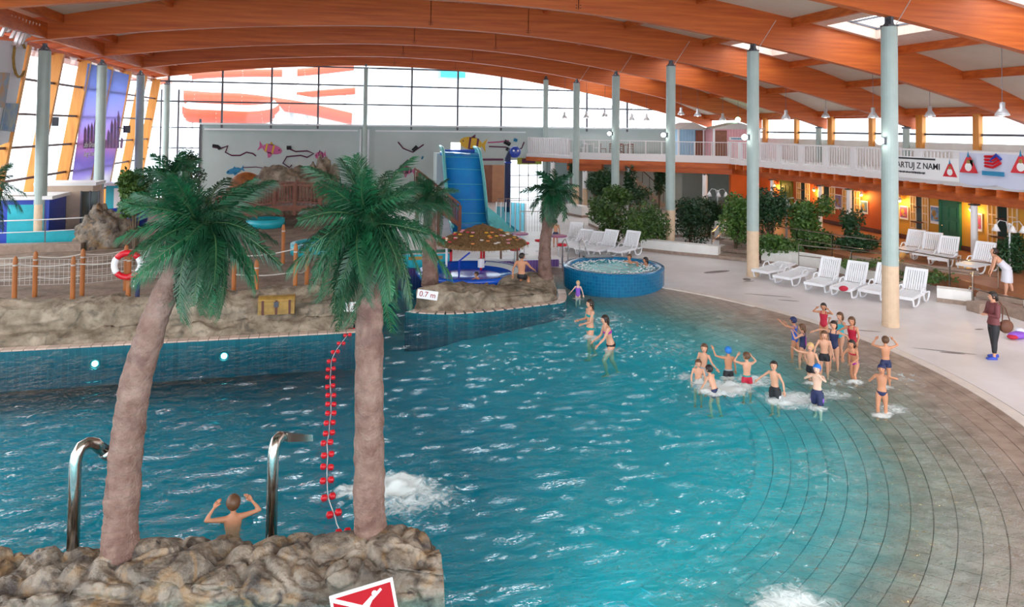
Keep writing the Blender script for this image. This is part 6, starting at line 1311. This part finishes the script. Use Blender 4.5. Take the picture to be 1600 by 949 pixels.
    NK = base+s*tl; hy, hp_ = head; hd = Matrix.Rotation(R(hy), 3, 'Z') @ Matrix.Rotation(R(-hp_), 3, 'X'); up = hd @ Vector((0, 0, 1)); fw = hd @ Vector((0, 1, 0)); hx = hd @ Vector((1, 0, 0))
    HC = NK+s*h*.018+up*hh*.50+fw*hh*.06; T3 = Matrix((hx, fw, up)).transposed()
    g.tube([NK-s*h*.03, NK+s*h*.02, HC-up*hh*.15], [h*.034, h*.026, h*.027], 12)
    g.ball(HC+up*hh*.06, (hh*.385, hh*.45, hh*.44), 16, 10, T=T3); g.ball(HC-up*hh*.22+fw*hh*.10, (hh*.28, hh*.30, hh*.30), 14, 8, T=T3)
    g.tube([HC+fw*hh*.38+up*hh*.04, HC+fw*hh*.50-up*hh*.12, HC+fw*hh*.40-up*hh*.14], [hh*.05, hh*.075, hh*.05], 8)
    for sd in (-1, 1): g.ball(HC+hx*(sd*hh*.39)-up*hh*.03-fw*hh*.02, (hh*.05, hh*.09, hh*.13), 8, 6, T=T3)
    me = remeshed(g, max(.010, h*.0088)); body = MB(); body.v = [tuple(v.co) for v in me.vertices]; body.f = [tuple(q.vertices) for q in me.polygons]; body.m = [0]*len(body.f)
    for Hn, f, u, sd in hands:       # palm and five separate fingers
        w = f.cross(Vector((0, 0, 1))); w = (w if w.length > .1 else Vector((1, 0, 0))).normalized(); nr = w.cross(f).normalized(); hs = h*.098
        body.tube([Hn-f*hs*.1, Hn+f*hs*.12, Hn+f*hs*.45], [(hs*.15, hs*.12), (hs*.24, hs*.11), (hs*.25, hs*.09)], 8)
        for q in range(4):
            o_ = w*((q-1.5)*hs*.125); l = hs*(.42, .5, .47, .36)[q]; a0 = Hn+f*hs*.42+o_; body.tube([a0, a0+f*l*.5-nr*l*.08, a0+f*l*.92-nr*l*.30], [hs*.058, hs*.052, hs*.04], 6)
        a0 = Hn+f*hs*.08+w*(-sd*hs*.2); body.tube([a0, a0+f*hs*.22-w*(sd*hs*.17), a0+f*hs*.42-w*(sd*hs*.2)-nr*hs*.06], [hs*.075, hs*.065, hs*.048], 6)
    bpy.data.meshes.remove(me); bo = obj('body', body, skin, t, smooth=True, fix=False)
    def shell(nm, fn, mt):
        q = MB(); fn(q); m_ = remeshed(q, max(.010, h*.009), 2); m_.materials.append(M[mt]); m_.polygons.foreach_set('use_smooth', [True]*len(m_.polygons)); m_.name = nm; put(nm, m_, t)
    ad = h*.0075
    if suit == 'trunks':
        shell('swim_trunks', lambda q: (torso(q, -.10, .20, ad), thigh(q, 0, .38, ad), thigh(q, 1, .38, ad)), sc)
        if sc2: shell('waistband', lambda q: torso(q, .13, .22, ad*1.5), sc2)
    elif suit == 'shorts':
        shell('board_shorts', lambda q: (torso(q, -.10, .20, ad), thigh(q, 0, .85, ad*1.8), thigh(q, 1, .85, ad*1.8)), sc)
        if sc2:
            for i in (0, 1):
                hp, k, an, d = LG[i]; q = MB(); c = base+hp.lerp(k, .45)+xr*((-1, 1)[i]*h*.050); q.ball(c, (h*.012, h*.035, h*.065), 8, 6); obj('side_pattern', q, 'cloth' if 0 else sc2, t, smooth=True)
    elif suit in ('brief', 'bikini'):
        shell('bikini_bottom' if girl else 'swim_brief', lambda q: torso(q, -.12 if 0 else -.10, .12, ad), sc)
        if suit == 'bikini': shell('bikini_top', lambda q: torso(q, .62, .74, ad), sc2 or sc)
    elif suit == 'onepiece':
        shell('swimsuit', lambda q: torso(q, -.10, .80, ad), sc)
        for sd in (-1, 1): q = MB(); q.tube([base+s*tl*.76+xr*(sd*shw*.5)+Vector((0, h*.055, 0)), base+s*tl*.95+xr*(sd*shw*.5)+Vector((0, h*.03, 0)), base+s*tl*.97+xr*(sd*shw*.5), base+s*tl*.92+xr*(sd*shw*.5)-Vector((0, h*.045, 0)), base+s*tl*.76+xr*(sd*shw*.4)-Vector((0, h*.055, 0))], h*.008, 6); obj('strap', q, sc, t)
        if sc2: shell('side_panel', lambda q: q.tube([base+s*tl*.1+xr*(h*.05), base+s*tl*.7+xr*(h*.045)], [(h*.042, h*.066), (h*.040, h*.064)], 12), sc2)
    elif suit == 'clothed':
        def jac(q):
            torso(q, .02, .97, h*.014)
            for i in (0, 1):
                sd = (-1, 1)[i]; S_ = SP+xr*(sd*shw*.93); u, f = _norm(arms[i][0]), _norm(arms[i][1]); E_ = S_+u*ua; q.tube([SP+xr*(sd*shw*.4), S_, E_], [h*.045, h*.042, h*.033], 10); q.tube([E_, E_+f*fa*.93], [h*.033, h*.025], 10); q.ball(E_, h*.033, 8, 5)
        shell('jacket', jac, sc)
        def pan(q):
            torso(q, -.10, .1, h*.010)
            for i in (0, 1): hp, k, an, d = LG[i]; q.tube([base+hp+Vector((0, 0, h*.02)), base+hp.lerp(k, .3), base+k, base+k.lerp(an, .3), base+k.lerp(an, .72)], [h*.055, h*.058, h*.040, h*.040, h*.03], 12)
        shell('leggings', pan, sc2)
        for i in (0, 1): hp, k, an, d = LG[i]; q = MB(); q.tube([base+an+Vector((0, -h*.03, -ft*.5)), base+an+Vector((0, h*.02, -ft*.45)), base+an+Vector((0, h*.105, -ft*.65))], [(h*.030, h*.028), (h*.034, h*.028), (h*.03, h*.018)], 12); obj('shoe', q, 'shoe', t, smooth=True)
    elif suit == 'robe':
        def rb(q):
            torso(q, -.05, .55, h*.02); q.tube([base+s*tl*.05, base+Vector((0, .02, -th*.55)), base+Vector((0, .03, -th*.95))], [(h*.10, h*.085), (h*.115, h*.095), (h*.12, h*.10)], 16)
        shell('wrap_towel', rb, sc)
    # hair or cap
    hm = MB(); n1, n2 = 20, 12; vs = []
    rx, ry, rz = hh*.425, hh*.49, hh*.475; C = HC+up*hh*.065-fw*hh*.015
    for i in range(n2+1):
        ph = pi/2-pi*.78*i/n2
        for j in range(n1):
            th_ = 2*pi*j/n1; d = Vector((cos(th_)*cos(ph), sin(th_)*cos(ph), sin(ph))); front = max(0, sin(th_)); lim = .18 if cap else .30
            zz = d.z
            if front > .35 and zz < lim: d = Vector((d.x, min(d.y, .80), max(zz, lim*.9)))
            k = 1+(.04*noise.noise(d*5+Vector((px*.1, 0, 0))) if not cap else 0); q = T3 @ Vector((d.x*rx*k, d.y*ry*k, d.z*rz*k)); vs.append(C+q)
    hm.v = [tuple(v) for v in vs]; hm.f = [(i*n1+j, i*n1+(j+1) % n1, (i+1)*n1+(j+1) % n1, (i+1)*n1+j) for i in range(n2) for j in range(n1)]; hm.f.append(tuple(n2*n1+j for j in reversed(range(n1)))); hm.m = [0]*len(hm.f)
    if hl and not cap:
        hm.tube([C-fw*hh*.12, C-fw*hh*.33-up*hh*.25, C-fw*hh*.36-up*hh*(.45+.3*hl), C-fw*hh*.25-up*hh*(.5+.75*hl)], [(hh*.36, hh*.3), (hh*.38, hh*.18), (hh*.30, hh*.13), (hh*.12, hh*.06)], 12)
    if hl and cap: pass
    obj('swim_cap' if cap else 'hair', hm, cap or hair, t, smooth=True)
    for sd in (-1, 1): q = MB(); q.ball(HC+hx*(sd*hh*.15)+fw*hh*.425+up*hh*.06, hh*.038, 8, 5); obj('eye', q, 'black', bo)
    q = MB(); q.ball(HC+fw*hh*.40-up*hh*.27, (hh*.11, hh*.03, hh*.025), 8, 5, T=T3); obj('mouth', q, 'pr1', bo)
    t.location = (p.x, p.y, gz); return t
A = lambda a, b, c, d: ((a, b), (c, d))
down = ((-.3, .1, -1), (-.2, .35, -1)); downr = ((.3, .1, -1), (.2, .35, -1))
eyesL = ((-.75, .65, .1), (.65, .35, .75)); eyesR = ((.75, .65, .1), (-.65, .35, .75))
headL = ((-1, .25, .35), (.75, .1, .85)); headR = ((1, .25, .35), (-.75, .1, .85))
# waders, from the whirlpool side to the right
person('small blond girl in a violet swimsuit beside the whirlpool', 903, 465, .98, 170, suit='onepiece', sc='violet', hair='hairy', hl=.5, girl=True, skin='skin3', arms=(((-.5, .2, -1), (-.3, .3, -1)), ((.7, .2, -.9), (.8, .3, -.9))))
person('long-haired woman in a teal bikini wading left', 922, 524, 1.66, 115, child=False, girl=True, suit='bikini', sc='teal', hair='hairb', hl=1.1, skin='skin', arms=(((-.15, .35, -1), (-.1, 1, -.15)), ((.15, .15, -1), (-.1, 1, -.1))), legs=((12, 15), (-10, 15)))
person('dark-haired woman in a plum and black bikini leaning as she wades left', 955, 545, 1.66, 110, lean=16, child=False, girl=True, suit='bikini', sc='blk', sc2='magenta', hair='hairb', hl=1.2, arms=(((-.1, .5, -1), (-.1, .8, -.7)), ((.1, .3, -1), (.1, .8, -.6))), legs=((35, 50), (-8, 20)))
person('long-haired child in a pale top behind the group at the left, arm stretched out', 1099, 582, 1.22, 150, suit='trunks', sc='greycl', hair='hairn', hl=.5, skin='skin', arms=(((-.6, .3, -.6), (-.9, .3, -.5)), downr), head=(25, 0), side=-3)
person('brown-haired boy facing the camera with water at his hips, leftmost of the front boys', 1091, 596, 1.08, 180, suit='trunks', sc='greycl', hair='hairn', arms=(((-.3, .25, -1), (.1, .6, -1)), ((.3, .2, -1), (-.1, .6, -1))))
person('boy in a blue swim cap and dark patterned trunks with one hand raised', 1138, 588, 1.16, 20, suit='trunks', sc='blk', sc2='greycl', cap='bluecap', skin='skin2', arms=(((-.7, .3, .1), (-.3, .3, 1)), downr))
person('dark-haired boy in navy trunks leaning left, seen from behind', 1118, 612, 1.14, 60, lean=22, suit='trunks', sc='navy', hair='hairb', arms=(((-.2, .5, -1), (0, .6, -1)), ((.2, .3, -1), (.1, .5, -1))), legs=((20, 30), (-5, 15)))
person('boy in red trunks with a teal waistband holding his face, seen from behind', 1167, 600, 1.16, 20, suit='trunks', sc='crimson', sc2='tealc' if 0 else 'teal', hair='hairn', arms=(eyesL, eyesR), head=(35, 0))
person('boy in black and white board shorts with both arms held away', 1211, 622, 1.20, 145, suit='shorts', sc='blk', sc2='whitecl', hair='hairb', arms=(((-.75, .2, -.75), (-.35, .3, -1)), ((.8, .2, -.7), (.8, .3, -.8))), head=(30, -10), lean=6)
person('girl in a blue swimsuit and dark cap at the left of the girls group', 1242, 556, 1.16, 70, suit='onepiece', sc='blue', cap='navy', girl=True, skin='skin2', lean=4, arms=(((-.5, .6, .2), (.1, .9, .6)), ((.2, .6, -.4), (.1, .7, .6))), legs=((10, 12), (-12, 20)))
person('girl in a navy swimsuit with a magenta panel, arms folded up', 1254, 566, 1.14, 75, suit='onepiece', sc='navy', sc2='magenta', girl=True, hair='hairn', hl=.4, skin='skin', arms=(((-.3, .6, -.5), (.4, .5, .8)), ((.3, .5, -.6), (-.2, .6, .7))), legs=((12, 14), (-8, 18)))
person('girl in a red swimsuit with hands at her eyes at the back of the group', 1287, 538, 1.16, 170, suit='onepiece', sc='crimson', girl=True, hair='hairb', hl=.4, skin='skin2', arms=(eyesL, eyesR))
person('girl in a dark navy swimsuit with arms spread wide in the middle of the group', 1303, 573, 1.24, 165, suit='onepiece', sc='navy', girl=True, hair='hairb', hl=.3, skin='skin', arms=(((-1, .3, -.15), (-.5, .6, -.3)), ((1, .2, .1), (.7, .5, -.3))), legs=((0, 5), (14, 24)))
person('girl in a cyan swimsuit stepping, behind the navy one', 1313, 556, 1.20, 150, suit='onepiece', sc='cyan', girl=True, hair='hairn', hl=.4, skin='skin', arms=(((-.5, .6, -.2), (.3, .5, .8)), ((.5, .5, -.2), (-.4, .5, .8))), legs=((20, 30), (-12, 10)))
person('girl in a bright red swimsuit stretching one arm toward the column', 1332, 568, 1.24, 165, suit='onepiece', sc='crimson', girl=True, hair='hairn', hl=.5, skin='skin2', arms=(((-.3, .3, -.9), (.1, .5, -.9)), ((.9, .1, -.6), (.9, .1, -.7))), lean=6)
person('girl in a red bikini crouching slightly in the shallow water', 1336, 594, 1.12, 150, suit='bikini', sc='magenta', sc2='crimson', girl=True, hair='hairb', hl=.3, skin='skin2', lean=18, arms=(((-.4, .4, -.9), (.2, .8, -.3)), ((.6, .2, -.8), (-.3, .6, -.4))), legs=((30, 42), (10, 38)))
person('bare-chested dark-haired boy standing before the navy girl', 1288, 583, 1.18, 185, suit='trunks', sc='blk', hair='hairn', skin='skin', arms=(down, ((.5, .2, -.9), (.2, .5, -1))))
person('blond boy in black trunks lifting one arm, left of the blue cap boy', 1268, 596, 1.16, 160, suit='trunks', sc='blk', hair='hairy', skin='skin', arms=(((-.5, .3, -.9), (-.2, .4, -1)), ((.8, .4, .1), (.2, .6, .4))), legs=((15, 20), (-12, 22)), lean=8)
person('boy in a blue cap and navy and violet trunks hugging himself in front', 1277, 634, 1.18, 165, suit='shorts', sc='navy', sc2='violet', cap='bluecap', skin='skin3', arms=(((-.4, .7, -.1), (.5, .5, .5)), ((.4, .7, -.2), (-.5, .5, .5))), legs=((8, 14), (-10, 20)))
person('boy seen from behind with elbows raised, before the nearest big column', 1384, 600, 1.16, 20, suit='trunks', sc='navy', hair='hairn', skin='skin2', arms=(eyesL, headR))
person('boy in navy trunks and dark cap shielding his face, rightmost of the children', 1378, 646, 1.16, 175, suit='brief', sc='navy', cap='navy', skin='skin2', arms=(((-1, .35, .1), (.9, .4, .25)), ((.6, .5, -.6), (-.5, .5, .7))), legs=((0, 4), (10, 30)))
# people elsewhere
wp_ = Pz(1553, 560, 0)
w = person('woman in a maroon jacket and black leggings standing with folded arms', 0, 0, 1.68, 120, pos=wp_, z=.0, child=False, girl=True, suit='clothed', sc='maroon', sc2='blk', hair='hairb', hl=.15, skin='skin', arms=(((-.3, .15, -1), (.75, .65, .05)), ((.3, .15, -1), (-.75, .65, .0))), legs=((6, 4), (-6, 4)), head=(-15, 0))
a_ = wp_+Vector((.33, -.05, .78)); t = thing('shoulder_bag', 'brown shoulder bag hanging at the side of the standing woman', 'bag', a_); g = MB(); g.ball((0, 0, 0), (.2, .11, .17), 12, 8); obj('bag_body', g, 'bag', t, smooth=True); g = MB(); g.tube([(-.12, 0, .12), (-.10, 0, .45), (-.2, 0, .62), (-.02, 0, .45), (.12, 0, .12)], .014, 6); obj('strap', g, 'bag', t)
mp_ = Pz(1575, 462, .30)
person('man wrapped in a white towel bending forward at the terrace edge', 0, 0, 1.74, 95, pos=mp_, z=.28, lean=42, child=False, suit='robe', sc='whitecl', hair='hairb', skin='skin', arms=(((-.2, .2, -1), (-.1, .35, -1)), ((.2, .2, -1), (.1, .35, -1))), legs=((8, 6), (-8, 6)), head=(0, -35))
TW = .50
p1, p2 = Vector((9.9, 24.95, 0))+Vector((.95, .75, 0)), Vector((9.9, 24.95, 0))+Vector((1.35, .15, 0))
person('red-faced bather sitting in the whirlpool, left one', 0, 0, 1.6, 150, pos=p1, z=-.35, child=False, suit='trunks', sc='navy', hair='hairn', skin='skin2', sit=.42, legs=((80, 80), (80, 80)), arms=(((-.9, .4, .2), (-.5, .8, -.2)), ((.6, .4, -.6), (.1, .9, -.1))))
person('dark-haired bather sitting in the whirlpool, right one', 0, 0, 1.6, 110, pos=p2, z=-.35, child=False, suit='bikini', girl=True, sc='blk', hair='hairb', hl=.3, skin='skin2', sit=.40, legs=((80, 80), (80, 80)), arms=(((-.5, .6, -.3), (-.2, .9, .1)), ((.6, .4, -.6), (.1, .9, -.1))))
ip_ = Pz(815, 438, .55)
person('man sitting with his back turned on the island rock', 0, 0, 1.62, -15, pos=ip_, z=.60, child=False, suit='trunks', sc='blk', hair='hairb', skin='skin2', sit=.06, legs=((82, 60, 8), (75, 70, 8)), arms=(((-.5, .1, -.9), (-.1, .1, -1)), ((.5, .5, -.7), (.2, .8, -.4))), lean=-4, head=(-50, 0))
kp_ = Pz(752, 437, .35)
person('child lying forward in the blue toddler bowl', 0, 0, 1.05, 120, pos=kp_, z=.05, suit='trunks', sc='navy', hair='hairb', skin='skin2', sit=.1, legs=((70, 80), (70, 70)), lean=30, arms=(((-.3, .8, -.4), (0, 1, -.2)), ((.3, .8, -.4), (0, 1, -.2))))
sp0 = Pz(868, 386, 0)
person('boy in dark shorts standing with his back turned beside the island palm', 0, 0, 1.32, 5, pos=sp0, z=0, suit='trunks', sc='navy', hair='hairb', skin='skin2')
swp = Pz(364, 812, WL)
person('swimmer with dark shorts seen from behind holding his head in the deep water', 0, 0, 1.45, 5, pos=swp, z=-1.13, suit='trunks', sc='blk', hair='hairn', skin='skin2', lean=-3, arms=(((-1, .0, .15), (.65, .35, .75)), ((1, .0, .15), (-.65, .35, .75))), legs=((5, 10), (-5, 10)))
